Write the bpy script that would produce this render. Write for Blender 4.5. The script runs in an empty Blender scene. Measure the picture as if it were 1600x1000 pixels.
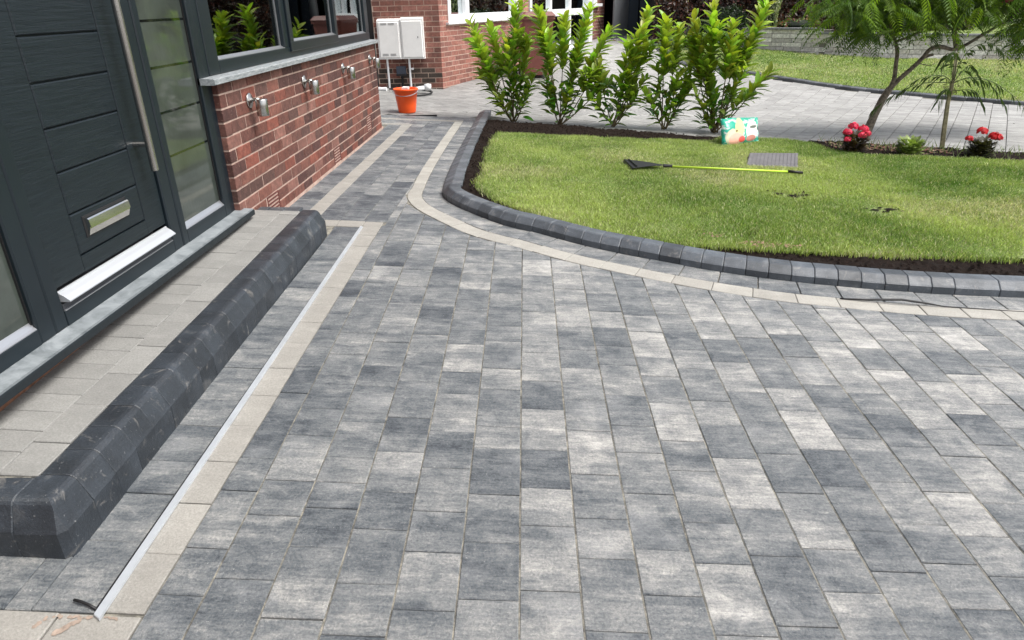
import bpy, math, random
import numpy as np
from mathutils import Vector, Matrix
scene = bpy.context.scene
R_ = math.radians
# ------------------------------------------------------------------ camera
CAM_H = 1.502
def cam_axes(p, r, y):
    cy, sy = math.cos(y), math.sin(y)
    fwd = Vector((sy*math.cos(p), cy*math.cos(p), -math.sin(p)))
    right = Vector((cy, -sy, 0)); up = right.cross(fwd)
    return right*math.cos(r)+up*math.sin(r), -right*math.sin(r)+up*math.cos(r), fwd
cr, cu, cf = cam_axes(0.432927, -0.020653, -0.041161)
cam = bpy.data.objects.new('camera', bpy.data.cameras.new('camera'))
scene.collection.objects.link(cam)
cam.data.lens = 24.22; cam.data.sensor_width = 36; cam.data.clip_end = 400; cam.data.clip_start = .05
M = Matrix((cr, cu, -cf)).transposed().to_4x4(); M.translation = Vector((0, 0, CAM_H))
cam.matrix_world = M
scene.camera = cam
# ------------------------------------------------------------------ light: bright overcast, soft sun from the right and beyond
SUN_EL, SUN_AZ = 58, 106          # azimuth clockwise from +Y towards +X
world = bpy.data.worlds.new('World'); scene.world = world; world.use_nodes = True
wn = world.node_tree; bg = wn.nodes['Background']
sky = wn.nodes.new('ShaderNodeTexSky'); sky.sky_type = 'NISHITA'; sky.sun_disc = False
sky.sun_elevation = R_(SUN_EL); sky.sun_rotation = R_(SUN_AZ); sky.dust_density = 4; sky.air_density = 1.0; sky.ozone_density = 1
hs = wn.nodes.new('ShaderNodeHueSaturation'); hs.inputs['Saturation'].default_value = .42
wn.links.new(sky.outputs[0], hs.inputs['Color']); wn.links.new(hs.outputs[0], bg.inputs[0]); bg.inputs[1].default_value = .13
sd = bpy.data.lights.new('sun', 'SUN'); sd.energy = 1.9; sd.angle = R_(26); sd.color = (1, .965, .91)
sun = bpy.data.objects.new('sun', sd); scene.collection.objects.link(sun)
sv = Vector((math.sin(R_(SUN_AZ))*math.cos(R_(SUN_EL)), math.cos(R_(SUN_AZ))*math.cos(R_(SUN_EL)), math.sin(R_(SUN_EL))))
sun.rotation_euler = sv.to_track_quat('Z', 'Y').to_euler()
scene.view_settings.view_transform = 'Standard'; scene.view_settings.look = 'None'
scene.view_settings.gamma = 1; scene.view_settings.use_curve_mapping = False
scene.view_settings.exposure = 0.9
scene.cycles.max_bounces = 6; scene.cycles.transparent_max_bounces = 12

# ------------------------------------------------------------------ ground shape
GA, GB, YC = -.05, .03424, 4.5
def gz(x, y):
    return GA*min(x, 3.) + GB*min(y, YC) + .075*max(0, y-11.2)
PSI = -.015697; CS, SN = math.cos(PSI), math.sin(PSI)
def uvxy(u, v): return (u*CS+v*SN, -u*SN+v*CS)
rnd = random.Random(7)

# ------------------------------------------------------------------ mesh helpers
class MB:
    def __init__(s): s.v = []; s.f = []; s.c = None
    def add(s, vs, fs, col=None):
        o = len(s.v); s.v += [tuple(p) for p in vs]; s.f += [tuple(i+o for i in f) for f in fs]
        if col is not None:
            if s.c is None: s.c = []
            s.c += [col]*len(vs)
    def box(s, x0, x1, y0, y1, z0, z1, col=None):
        s.add([(x0,y0,z0),(x1,y0,z0),(x1,y1,z0),(x0,y1,z0),(x0,y0,z1),(x1,y0,z1),(x1,y1,z1),(x0,y1,z1)],
              [(0,3,2,1),(4,5,6,7),(0,1,5,4),(1,2,6,5),(2,3,7,6),(3,0,4,7)], col)
    def prism(s, poly, z0, z1, ch=0, col=None, zf=None):
        """poly counter-clockwise xy; top chamfered by ch; zf(x,y) adds ground height"""
        n = len(poly); zf = zf or (lambda x, y: 0)
        cx = sum(p[0] for p in poly)/n; cy = sum(p[1] for p in poly)/n
        vs = [(p[0], p[1], z0+zf(*p)) for p in poly] + [(p[0], p[1], z1-ch+zf(*p)) for p in poly]
        fs = [tuple((i, (i+1) % n, n+(i+1) % n, n+i)) for i in range(n)]
        if ch:
            for p in poly:
                dx, dy = cx-p[0], cy-p[1]; l = math.hypot(dx, dy) or 1
                k = ch*1.4/l; vs.append((p[0]+dx*k, p[1]+dy*k, z1+zf(*p)))
            fs += [(n+i, n+(i+1) % n, 2*n+(i+1) % n, 2*n+i) for i in range(n)]
            fs.append(tuple(range(2*n, 3*n)))
        else: fs.append(tuple(range(n, 2*n)))
        s.add(vs, fs, col)
    def tube(s, pts, rad, n=8, cap=True, col=None):
        pts = [Vector(p) for p in pts]
        rr = rad if isinstance(rad, (list, tuple)) else [rad]*len(pts)
        vs = []; fs = []; prev = None
        for i, p in enumerate(pts):
            t = (pts[min(i+1, len(pts)-1)]-pts[max(i-1, 0)]).normalized()
            if prev is None:
                a = t.cross(Vector((0, 0, 1)));
                if a.length < .1: a = t.cross(Vector((1, 0, 0)))
            else: a = prev-t*prev.dot(t)
            a.normalize(); prev = a; b = t.cross(a)
            for k in range(n):
                an = 2*math.pi*k/n; q = p+(a*math.cos(an)+b*math.sin(an))*rr[i]; vs.append(q)
        for i in range(len(pts)-1):
            for k in range(n):
                k2 = (k+1) % n; fs.append((i*n+k, i*n+k2, (i+1)*n+k2, (i+1)*n+k))
        if cap: fs.append(tuple(range(n-1, -1, -1))); fs.append(tuple(range((len(pts)-1)*n, len(pts)*n)))
        s.add(vs, fs, col)
    def lathe(s, prof, n=20, c=(0, 0, 0), col=None):
        vs = []; fs = []
        for r, z in prof:
            for k in range(n):
                a = 2*math.pi*k/n; vs.append((c[0]+r*math.cos(a), c[1]+r*math.sin(a), c[2]+z))
        for i in range(len(prof)-1):
            for k in range(n):
                k2 = (k+1) % n; fs.append((i*n+k, i*n+k2, (i+1)*n+k2, (i+1)*n+k))
        s.add(vs, fs, col)
    def mesh(s, name):
        me = bpy.data.meshes.new(name); me.from_pydata(s.v, [], s.f); me.update()
        if s.c is not None:
            at = me.color_attributes.new('tone', 'FLOAT_COLOR', 'POINT')
            at.data.foreach_set('color', np.array([(c[0], c[1], c[2], 1.) for c in s.c], dtype=np.float32).ravel())
        return me
    def obj(s, name, mat, parent=None, origin=None, smooth=False, color=None):
        me = s.mesh(name)
        if origin is not None: me.transform(Matrix.Translation(-Vector(origin)))
        return link(name, me, mat, parent, origin, smooth, color)
def link(name, me, mat, parent=None, origin=None, smooth=False, color=None, mw=None):
    if mat is not None and not me.materials: me.materials.append(mat)
    if smooth and me.polygons: me.polygons.foreach_set('use_smooth', [True]*len(me.polygons))
    o = bpy.data.objects.new(name, me); scene.collection.objects.link(o)
    if parent is not None:
        o.parent = parent
        if origin is not None: o.location = Vector(origin)-abs_loc(parent)
    elif origin is not None: o.location = origin
    if parent is not None and origin is None: o.location = -abs_loc(parent)
    if color is not None: o.color = (*color, 1)
    return o
def abs_loc(o):
    l = Vector((0, 0, 0))
    while o is not None: l += o.location; o = o.parent
    return l
def thing(name, label, cat, loc, group=None):
    o = bpy.data.objects.new(name, None); scene.collection.objects.link(o); o.location = loc
    o.empty_display_size = .1; return tag(o, label, cat, group)
def tag(o, label, cat, group=None):
    o['label'] = label; o['category'] = cat
    if group: o['group'] = group
    return o
def struct(o): o['kind'] = 'structure'; return o
def stuff(o): o['kind'] = 'stuff'; return o

# ------------------------------------------------------------------ materials
def newmat(name):
    m = bpy.data.materials.new(name); m.use_nodes = True
    return m, m.node_tree.nodes, m.node_tree.links, m.node_tree.nodes['Principled BSDF']
def N(ns, t, **kw):
    n = ns.new('ShaderNode'+t)
    for k, v in kw.items():
        if k in n.inputs.keys(): n.inputs[k].default_value = v
        else: setattr(n, k, v)
    return n
def ramp(ns, ls, src, stops):
    r = ns.new('ShaderNodeValToRGB'); e = r.color_ramp.elements
    while len(e) < len(stops): e.new(.5)
    for i, (p, c) in enumerate(stops):
        e[i].position = p; e[i].color = (*c, 1) if isinstance(c, tuple) else (c, c, c, 1)
    ls.new(src, r.inputs[0]); return r
def mixc(ns, ls, fac, a, b, mode='MIX'):
    m = ns.new('ShaderNodeMix'); m.data_type = 'RGBA'; m.blend_type = mode
    for s, v in ((0, fac), (6, a), (7, b)):
        if hasattr(v, 'is_linked') or isinstance(v, bpy.types.NodeSocket): ls.new(v, m.inputs[s])
        else: m.inputs[s].default_value = v if s == 0 else ((*v, 1) if isinstance(v, tuple) else (v, v, v, 1))
    return m.outputs[2]
def bump(ns, ls, p, h, strength, dist=.002):
    b = N(ns, 'Bump', Strength=strength, Distance=dist); ls.new(h, b.inputs['Height']); ls.new(b.outputs[0], p.inputs['Normal']); return b
def simple(name, col, rough=.5, metal=0, noise=0, scale=30, bmp=0, bscale=200, **kw):
    m, ns, ls, p = newmat(name)
    p.inputs['Base Color'].default_value = (*col, 1); p.inputs['Roughness'].default_value = rough; p.inputs['Metallic'].default_value = metal
    for k, v in kw.items(): p.inputs[k.replace('_', ' ')].default_value = v
    if noise or bmp:
        tc = N(ns, 'TexCoord')
        if noise:
            t = N(ns, 'TexNoise', Scale=scale, Detail=6., Roughness=.65); ls.new(tc.outputs['Object'], t.inputs['Vector'])
            r = ramp(ns, ls, t.outputs[0], [(.3, 1-noise), (.7, 1+noise)])
            ls.new(mixc(ns, ls, 1., col, r.outputs[0], 'MULTIPLY'), p.inputs['Base Color'])
        if bmp:
            t2 = N(ns, 'TexNoise', Scale=bscale, Detail=3.); ls.new(tc.outputs['Object'], t2.inputs['Vector'])
            bump(ns, ls, p, t2.outputs[0], bmp)
    return m
def toned(ns, attr):
    if attr: return N(ns, 'Attribute', attribute_name='tone').outputs['Color']
    return N(ns, 'ObjectInfo').outputs['Color']
def coords(ns, ls, attr, sc=(1, 1, 1), seedmul=37.):
    tc = N(ns, 'TexCoord')
    mp = N(ns, 'Mapping'); mp.inputs['Scale'].default_value = sc
    if attr:
        ge = N(ns, 'NewGeometry'); rn = ge.outputs['Random Per Island']
    else: rn = N(ns, 'ObjectInfo').outputs['Random']
    mu = N(ns, 'Math', operation='MULTIPLY'); ls.new(rn, mu.inputs[0]); mu.inputs[1].default_value = seedmul
    cb = N(ns, 'CombineXYZ'); ls.new(mu.outputs[0], cb.inputs[0]); ls.new(mu.outputs[0], cb.inputs[1]); ls.new(rn, cb.inputs[2])
    ad = N(ns, 'VectorMath', operation='ADD'); ls.new(tc.outputs['Object'], ad.inputs[0]); ls.new(cb.outputs[0], ad.inputs[1])
    ls.new(ad.outputs[0], mp.inputs[0]); return mp.outputs[0], ad.outputs[0]
def paver_mat(name, attr, streak=1., speck=1., rough=.62, sxy=(2.2, 26, 1), stain=0.):
    m, ns, ls, p = newmat(name)
    tone = toned(ns, attr)
    vs, vi = coords(ns, ls, attr, sxy)
    s1 = N(ns, 'TexNoise', Scale=1., Detail=6., Roughness=.62, Distortion=.25); ls.new(vs, s1.inputs[0])
    s2 = N(ns, 'TexNoise', Scale=9., Detail=5., Roughness=.6); ls.new(vi, s2.inputs[0])
    # streaks lighten or darken across the block
    r1 = ramp(ns, ls, s1.outputs[0], [(.30, 1-.50*streak), (.47, 1-.1*streak), (.56, 1+.12*streak), (.74, 1+1.0*streak)])
    r2 = ramp(ns, ls, s2.outputs[0], [(.3, 1-.33*streak), (.7, 1+.38*streak)])
    c = mixc(ns, ls, 1., tone, r1.outputs[0], 'MULTIPLY'); c = mixc(ns, ls, 1., c, r2.outputs[0], 'MULTIPLY')
    # warm bleached drifts
    r3 = ramp(ns, ls, s1.outputs[0], [(.60, 0.), (.80, .55*streak)])
    c = mixc(ns, ls, r3.outputs[0], c, (.38, .36, .325))
    s4 = N(ns, 'TexNoise', Scale=150., Detail=3., Roughness=.7); ls.new(vi, s4.inputs[0])
    r4 = ramp(ns, ls, s4.outputs[0], [(.3, .78), (.7, 1.22)])
    c = mixc(ns, ls, .8, c, r4.outputs[0], 'MULTIPLY')
    vo = N(ns, 'TexNoise', Scale=75., Detail=5., Roughness=.75); ls.new(vi, vo.inputs[0])
    r5 = ramp(ns, ls, vo.outputs[0], [(.64, 0.), (.72, .65*speck)])
    c = mixc(ns, ls, r5.outputs[0], c, (.52, .52, .5))
    if stain:
        s6 = N(ns, 'TexNoise', Scale=11., Detail=6., Roughness=.7, Distortion=1.2); ls.new(vi, s6.inputs[0])
        r6 = ramp(ns, ls, s6.outputs[0], [(.58, 0.), (.72, stain)])
        c = mixc(ns, ls, r6.outputs[0], c, (.33, .31, .28))
    ls.new(c, p.inputs['Base Color'])
    rr = ramp(ns, ls, s2.outputs[0], [(.3, rough+.1), (.7, rough-.12)]); ls.new(rr.outputs[0], p.inputs['Roughness'])
    ad = N(ns, 'Math', operation='ADD'); ls.new(s4.outputs[0], ad.inputs[0]); ls.new(s2.outputs[0], ad.inputs[1])
    bump(ns, ls, p, ad.outputs[0], .55, .0035)
    return m
def slate_mat(name, attr):
    """block tone (0..1) read from the object or vertex colour, shifted by drifts, streaks and grain, then turned into slate to bleached stone"""
    m, ns, ls, p = newmat(name); tn = toned(ns, attr); sr = N(ns, 'SeparateColor'); ls.new(tn, sr.inputs[0])
    vz, vi = coords(ns, ls, attr, (1.3, 7.5, 1)); mp = N(ns, 'Mapping'); mp.inputs['Scale'].default_value = (4.5, 30, 1); ls.new(vi, mp.inputs[0])
    zone = N(ns, 'TexNoise', Scale=1., Detail=2., Roughness=.5); ls.new(vz, zone.inputs[0])
    strk = N(ns, 'TexNoise', Scale=1., Detail=9., Roughness=.72, Distortion=.5); ls.new(mp.outputs[0], strk.inputs[0])
    cld = N(ns, 'TexNoise', Scale=10., Detail=9., Roughness=.68, Distortion=.6); ls.new(vi, cld.inputs[0])
    grn = N(ns, 'TexNoise', Scale=120., Detail=4., Roughness=.8); ls.new(vi, grn.inputs[0])
    acc = sr.outputs[0]
    mp2 = N(ns, 'Mapping'); mp2.inputs['Scale'].default_value = (14, 95, 1); ls.new(vi, mp2.inputs[0])
    fin = N(ns, 'TexNoise', Scale=1., Detail=6., Roughness=.8); ls.new(mp2.outputs[0], fin.inputs[0])
    zr_ = ramp(ns, ls, zone.outputs[0], [(.40, .34), (.47, .47), (.53, .53), (.60, .66)]); sr_ = ramp(ns, ls, strk.outputs[0], [(.36, .3), (.47, .46), (.53, .54), (.66, .74)])
    cr2 = ramp(ns, ls, cld.outputs[0], [(.38, .3), (.47, .46), (.54, .54), (.62, .70)])
    for src, k in ((zr_, .62), (sr_, .52), (cr2, .55), (grn, .85), (fin, .62)):
        a = N(ns, 'Math', operation='SUBTRACT'); ls.new(src.outputs[0], a.inputs[0]); a.inputs[1].default_value = .5
        c = N(ns, 'Math', operation='MULTIPLY_ADD'); ls.new(a.outputs[0], c.inputs[0]); c.inputs[1].default_value = k; ls.new(acc, c.inputs[2]); acc = c.outputs[0]
    r = ramp(ns, ls, acc, [(.0, (.025, .031, .040)), (.2, (.056, .066, .078)), (.4, (.120, .133, .143)), (.58, (.198, .207, .209)), (.78, (.335, .333, .32)), (1., (.54, .53, .50))])
    sp = N(ns, 'TexNoise', Scale=70., Detail=5., Roughness=.85); ls.new(vi, sp.inputs[0]); r5 = ramp(ns, ls, sp.outputs[0], [(.64, 0.), (.68, .75)])
    c = mixc(ns, ls, r5.outputs[0], r.outputs[0], (.5, .5, .48))
    hf = N(ns, 'TexNoise', Scale=5., Detail=3.); ls.new(vi, hf.inputs[0]); r6 = ramp(ns, ls, hf.outputs[0], [(.58, 0.), (.70, .16)])
    c = mixc(ns, ls, r6.outputs[0], c, (.40, .41, .42))
    ls.new(c, p.inputs['Base Color']); rr = ramp(ns, ls, cld.outputs[0], [(.3, .58), (.7, .38)]); ls.new(rr.outputs[0], p.inputs['Roughness'])
    ad = N(ns, 'Math', operation='ADD'); ls.new(grn.outputs[0], ad.inputs[0]); ls.new(strk.outputs[0], ad.inputs[1]); bump(ns, ls, p, ad.outputs[0], 1., .006); return m
M_pav = slate_mat('paver', False); M_pav_s = slate_mat('paver_merged', True)
M_light = paver_mat('light_block', False, streak=.16, speck=.25, rough=.75, sxy=(5, 12, 1), stain=.12); M_light_s = paver_mat('light_block_merged', True, streak=.16, speck=.25, rough=.75, sxy=(5, 12, 1))
M_kerb = paver_mat('charcoal_kerb', False, streak=.6, speck=.7, rough=.42, sxy=(6, 6, 6), stain=.42)
M_farpav = paver_mat('far_paver', False, streak=.32, speck=.1, rough=.7, sxy=(2, 10, 1)); M_farpav_s = paver_mat('far_paver_merged', True, streak=.32, speck=.1, rough=.7, sxy=(2, 10, 1))
def sand_mat():
    m, ns, ls, p = newmat('jointing_sand'); tc = N(ns, 'TexCoord')
    t = N(ns, 'TexNoise', Scale=14., Detail=9., Roughness=.85); ls.new(tc.outputs['Object'], t.inputs[0])
    r = ramp(ns, ls, t.outputs[0], [(.38, (.04, .039, .036)), (.5, (.15, .145, .125)), (.62, (.32, .30, .245))])
    ls.new(r.outputs[0], p.inputs['Base Color']); p.inputs['Roughness'].default_value = .95; return m
M_sand = sand_mat()
def soil_mat(name='soil', a=(.004, .0022, .0015), b=(.024, .0135, .009)):
    m, ns, ls, p = newmat(name); tc = N(ns, 'TexCoord')
    t = N(ns, 'TexNoise', Scale=40., Detail=8., Roughness=.75); ls.new(tc.outputs['Object'], t.inputs[0])
    r = ramp(ns, ls, t.outputs[0], [(.3, a), (.72, b)]); ls.new(r.outputs[0], p.inputs['Base Color'])
    p.inputs['Roughness'].default_value = .95; p.inputs['Specular IOR Level'].default_value = .2
    bump(ns, ls, p, t.outputs[0], 1., .03); return m
M_soil = soil_mat(); M_earth = soil_mat('dry_earth', (.05, .035, .025), (.16, .11, .085))
def brick_mat(name, cols, attr=False, rough=.85):
    m, ns, ls, p = newmat(name); tone = toned(ns, attr)
    _, vi = coords(ns, ls, attr)
    t = N(ns, 'TexNoise', Scale=22., Detail=7., Roughness=.7); ls.new(vi, t.inputs[0])
    r = ramp(ns, ls, t.outputs[0], [(.28, .55), (.5, 1.), (.72, 1.5)])
    c = mixc(ns, ls, 1., tone, r.outputs[0], 'MULTIPLY')
    t3 = N(ns, 'TexNoise', Scale=60., Detail=4., Roughness=.7); ls.new(vi, t3.inputs[0])
    r3 = ramp(ns, ls, t3.outputs[0], [(.58, 0.), (.7, .5)]); c = mixc(ns, ls, r3.outputs[0], c, cols)
    ls.new(c, p.inputs['Base Color']); p.inputs['Roughness'].default_value = rough
    bump(ns, ls, p, t3.outputs[0], .8, .004); return m
M_brick = brick_mat('red_brick', (.33, .2, .155)); M_brick_s = brick_mat('red_brick_merged', (.33, .2, .155), True)
M_mortar = simple('mortar', (.44, .315, .26), .95, noise=.3, scale=14, bmp=.6, bscale=120)
M_mortar_far = simple('old_mortar', (.50, .38, .31), .95, noise=.3, scale=6)
M_stone = brick_mat('walling_stone', (.5, .48, .44)); M_stone_s = brick_mat('walling_stone_merged', (.5, .48, .44), True)
def grain_mat():
    m, ns, ls, p = newmat('woodgrain_paint'); tc = N(ns, 'TexCoord')
    mp = N(ns, 'Mapping'); mp.inputs['Scale'].default_value = (1, 4.5, 70); ls.new(tc.outputs['Object'], mp.inputs[0])
    t = N(ns, 'TexNoise', Scale=1.3, Detail=6., Roughness=.6, Distortion=.6); ls.new(mp.outputs[0], t.inputs[0])
    r = ramp(ns, ls, t.outputs[0], [(.3, (.0065, .0115, .015)), (.7, (.012, .019, .024))]); ls.new(r.outputs[0], p.inputs['Base Color'])
    p.inputs['Roughness'].default_value = .42; p.inputs['Specular IOR Level'].default_value = .38; bump(ns, ls, p, t.outputs[0], .7, .003); return m
M_door = grain_mat()
M_frame = simple('anthracite_frame', (.0075, .0135, .0185), .36, noise=.08, scale=3, bmp=.12, bscale=300)
M_sill = None
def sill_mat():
    m, ns, ls, p = newmat('sill_paint_sky_sheen'); tc = N(ns, 'TexCoord')
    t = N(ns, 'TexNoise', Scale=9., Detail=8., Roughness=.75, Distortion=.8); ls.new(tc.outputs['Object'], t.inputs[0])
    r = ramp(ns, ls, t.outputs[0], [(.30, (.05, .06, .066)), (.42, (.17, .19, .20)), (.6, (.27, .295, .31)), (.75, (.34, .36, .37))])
    ge = N(ns, 'NewGeometry'); sx = N(ns, 'SeparateXYZ'); ls.new(ge.outputs['Normal'], sx.inputs[0]); sky_top = ramp(ns, ls, sx.outputs[2], [(.85, 0.), (.97, 1.)])  # upward faces painted pale for reflected sky, mottled with splash stains
    ls.new(mixc(ns, ls, sky_top.outputs[0], (.007, .012, .016), r.outputs[0]), p.inputs['Base Color'])
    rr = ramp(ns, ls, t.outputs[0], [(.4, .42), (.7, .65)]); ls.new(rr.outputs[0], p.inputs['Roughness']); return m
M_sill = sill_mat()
M_black = simple('black_rubber', (.008, .008, .009), .55)
M_void = simple('dark_interior', (.012, .013, .015), .9)
M_steel = simple('brushed_steel', (.47, .46, .44), .27, 1, bmp=.1, bscale=80)
M_chrome = simple('polished_chrome', (.72, .72, .70), .12, 1)
M_silver = simple('silver_and_sky_glint', (.50, .51, .53), .32, .8)
M_thresh = simple('threshold_metal', (.60, .62, .64), .3, .5)
M_alu = simple('aluminium_strip', (.62, .66, .70), .42, .55, noise=.1, scale=8)
M_white = simple('white_upvc', (.78, .79, .8), .35)
M_box = simple('meter_box_plastic', (.84, .84, .82), .5, noise=.06, scale=5)
def glass_mat(name, refl=.55, tint=(.55, .62, .6)):
    m, ns, ls, p = newmat(name); ns.remove(p); out = ns['Material Output']
    g = N(ns, 'BsdfGlossy', Roughness=.015); g.inputs[0].default_value = (.9, .95, .95, 1)
    t = N(ns, 'BsdfTransparent'); t.inputs[0].default_value = (*tint, 1)
    fr = N(ns, 'Fresnel', IOR=2.6)
    tc = N(ns, 'TexCoord'); no = N(ns, 'TexNoise', Scale=1.8, Detail=1.); ls.new(tc.outputs['Object'], no.inputs[0])
    b = N(ns, 'Bump', Strength=.05, Distance=.02); ls.new(no.outputs[0], b.inputs['Height']); ls.new(b.outputs[0], g.inputs['Normal'])
    mx = N(ns, 'MixShader'); ls.new(fr.outputs[0], mx.inputs[0]); ls.new(t.outputs[0], mx.inputs[1]); ls.new(g.outputs[0], mx.inputs[2])
    ls.new(mx.outputs[0], out.inputs[0]); return m
M_glass = glass_mat('window_glass')
M_frost = simple('frosted_glass', (.045, .055, .047), .32, 0, noise=.35, scale=4, bmp=.25, bscale=60, Coat_Weight=1., Coat_Roughness=.05, Coat_IOR=1.6)
M_clearline = simple('clear_glass_line', (.006, .008, .008), .05, Coat_Weight=1.)
M_orange = simple('orange_bucket', (.95, .105, .010), .42)
M_bin = simple('maroon_bin_plastic', (.15, .045, .034), .5, noise=.12, scale=6)
M_lime = simple('lime_handle', (.50, .72, .06), .4)
M_cover = simple('grey_drain_cover', (.135, .13, .135), .7, noise=.2, scale=12, bmp=.3)
M_bark = simple('tree_bark', (.15, .125, .095), .9, noise=.75, scale=34, bmp=.9, bscale=45)
M_stem = simple('green_brown_stem', (.11, .085, .04), .8)
def leaf_mat(name, sub=.35, rough=.38, spec=.5, var=.25):
    m, ns, ls, p = newmat(name); tone = toned(ns, False)
    _, vi = coords(ns, ls, False); t = N(ns, 'TexNoise', Scale=6., Detail=2.); ls.new(vi, t.inputs[0])
    r = ramp(ns, ls, t.outputs[0], [(.3, 1-var), (.7, 1+var)]); c = mixc(ns, ls, 1., tone, r.outputs[0], 'MULTIPLY')
    ls.new(c, p.inputs['Base Color']); p.inputs['Roughness'].default_value = rough; p.inputs['Specular IOR Level'].default_value = spec
    out = ns['Material Output']; tr = N(ns, 'BsdfTranslucent'); c2 = mixc(ns, ls, 1., c, (1.4, 1.5, .6), 'MULTIPLY'); ls.new(c2, tr.inputs[0])
    mx = N(ns, 'MixShader'); mx.inputs[0].default_value = sub; ls.new(p.outputs[0], mx.inputs[1]); ls.new(tr.outputs[0], mx.inputs[2]); ls.new(mx.outputs[0], out.inputs[0])
    return m
def leaf_mat_attr(name, sub=.3, rough=.5):
    m, ns, ls, p = newmat(name); tone = toned(ns, True)
    ls.new(tone, p.inputs['Base Color']); p.inputs['Roughness'].default_value = rough
    out = ns['Material Output']; tr = N(ns, 'BsdfTranslucent'); c2 = mixc(ns, ls, 1., tone, (1.3, 1.4, .6), 'MULTIPLY'); ls.new(c2, tr.inputs[0])
    mx = N(ns, 'MixShader'); mx.inputs[0].default_value = sub; ls.new(p.outputs[0], mx.inputs[1]); ls.new(tr.outputs[0], mx.inputs[2]); ls.new(mx.outputs[0], out.inputs[0])
    return m
M_leaf = leaf_mat('laurel_leaf', .42, .33, .5); M_frond = leaf_mat('fern_leaf', .3, .55, .3)
M_foliage = leaf_mat_attr('foliage'); M_grassblade = leaf_mat_attr('grass_blade', .35, .6); M_petal = leaf_mat_attr('petal', .25, .6)
def lawn_mat():
    m, ns, ls, p = newmat('lawn_turf'); tc = N(ns, 'TexCoord')
    t = N(ns, 'TexNoise', Scale=1.3, Detail=8., Roughness=.7); ls.new(tc.outputs['Object'], t.inputs[0])
    t2 = N(ns, 'TexNoise', Scale=60., Detail=5., Roughness=.8); ls.new(tc.outputs['Object'], t2.inputs[0])
    r = ramp(ns, ls, t.outputs[0], [(.3, (.10, .15, .03)), (.5, (.18, .25, .06)), (.7, (.28, .32, .13))])
    r2 = ramp(ns, ls, t2.outputs[0], [(.3, .45), (.7, 1.35)]); ls.new(mixc(ns, ls, 1., r.outputs[0], r2.outputs[0], 'MULTIPLY'), p.inputs['Base Color'])
    p.inputs['Roughness'].default_value = .9; bump(ns, ls, p, t2.outputs[0], .8, .02); return m
M_lawn = lawn_mat()
# ================================================================== GROUND
def tone(t, rr=rnd):
    v = .175+.073*t+rr.uniform(-.02, .02)
    return (v, v, v)
def rc(base, var=.08, rr=rnd):
    k = 1+rr.uniform(-var, var); return tuple(c*k for c in base)
def grid_sheet(name, mat, xs, ys, zf):
    b = MB(); n = len(ys)
    vs = [(x, y, zf(x, y)) for x in xs for y in ys]
    fs = [(i*n+j, (i+1)*n+j, (i+1)*n+j+1, i*n+j+1) for i in range(len(xs)-1) for j in range(n-1)]
    b.add(vs, fs); return b.obj(name, mat)
def frange(a, b, s): return [a+i*s for i in range(int(round((b-a)/s))+1)]
# one sheet to the horizon
base = struct(grid_sheet('ground', M_earth, [-200, -60, -20, -6, -3, 0, 3, 6, 12, 20, 60, 200], [-40, -10, 0, 2, YC, 8, 11.2, 16, 22, 60, 200],
                         lambda x, y: gz(x, min(y, 18))-.12))
def inside(poly, x, y):
    c = False; n = len(poly); j = n-1
    for i in range(n):
        xi, yi = poly[i]; xj, yj = poly[j]
        if (yi > y) != (yj > y) and x < (xj-xi)*(y-yi)/(yj-yi)+xi: c = not c
        j = i
    return c
def catmull(P, step=.02):
    out = []; P = [P[0]]+P+[P[-1]]
    for i in range(1, len(P)-2):
        p0, p1, p2, p3 = [np.array(q, float) for q in P[i-1:i+3]]
        n = max(2, int(np.linalg.norm(p2-p1)/step))
        for k in range(n):
            t = k/n; out.append(.5*((2*p1)+(-p0+p2)*t+(2*p0-5*p1+4*p2-p3)*t*t+(-p0+3*p1-3*p2+p3)*t**3))
    out.append(np.array(P[-1], float)); return np.array(out)
class Path:
    def __init__(s, P):
        s.p = catmull(P); d = np.linalg.norm(np.diff(s.p, axis=0), axis=1); s.s = np.concatenate([[0], np.cumsum(d)]); s.len = s.s[-1]
    def at(s, t, off=0):
        t = min(max(t, 0), s.len)
        x = np.interp(t, s.s, s.p[:, 0]); y = np.interp(t, s.s, s.p[:, 1])
        a, b = max(0, t-.05), min(s.len, t+.05)
        dx = np.interp(b, s.s, s.p[:, 0])-np.interp(a, s.s, s.p[:, 0]); dy = np.interp(b, s.s, s.p[:, 1])-np.interp(a, s.s, s.p[:, 1])
        l = math.hypot(dx, dy); return (x+dy/l*off, y-dx/l*off)
# kerb base line (paving side), running from the old drive down the path, round the corner and out to the right
KP = Path([(-.745, 9.15), (-.748, 8.4), (-.757, 7.2), (-.757, 6.29), (-.748, 5.69), (-.728, 5.25), (-.695, 5.02), (-.57, 4.79), (-.262, 4.43), (-.0, 4.265), (.339, 4.045), (.85, 3.81), (1.156, 3.7), (1.462, 3.625), (2.01, 3.555), (2.653, 3.54), (3.6, 3.56), (5.5, 3.62), (8, 3.75)])
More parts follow.
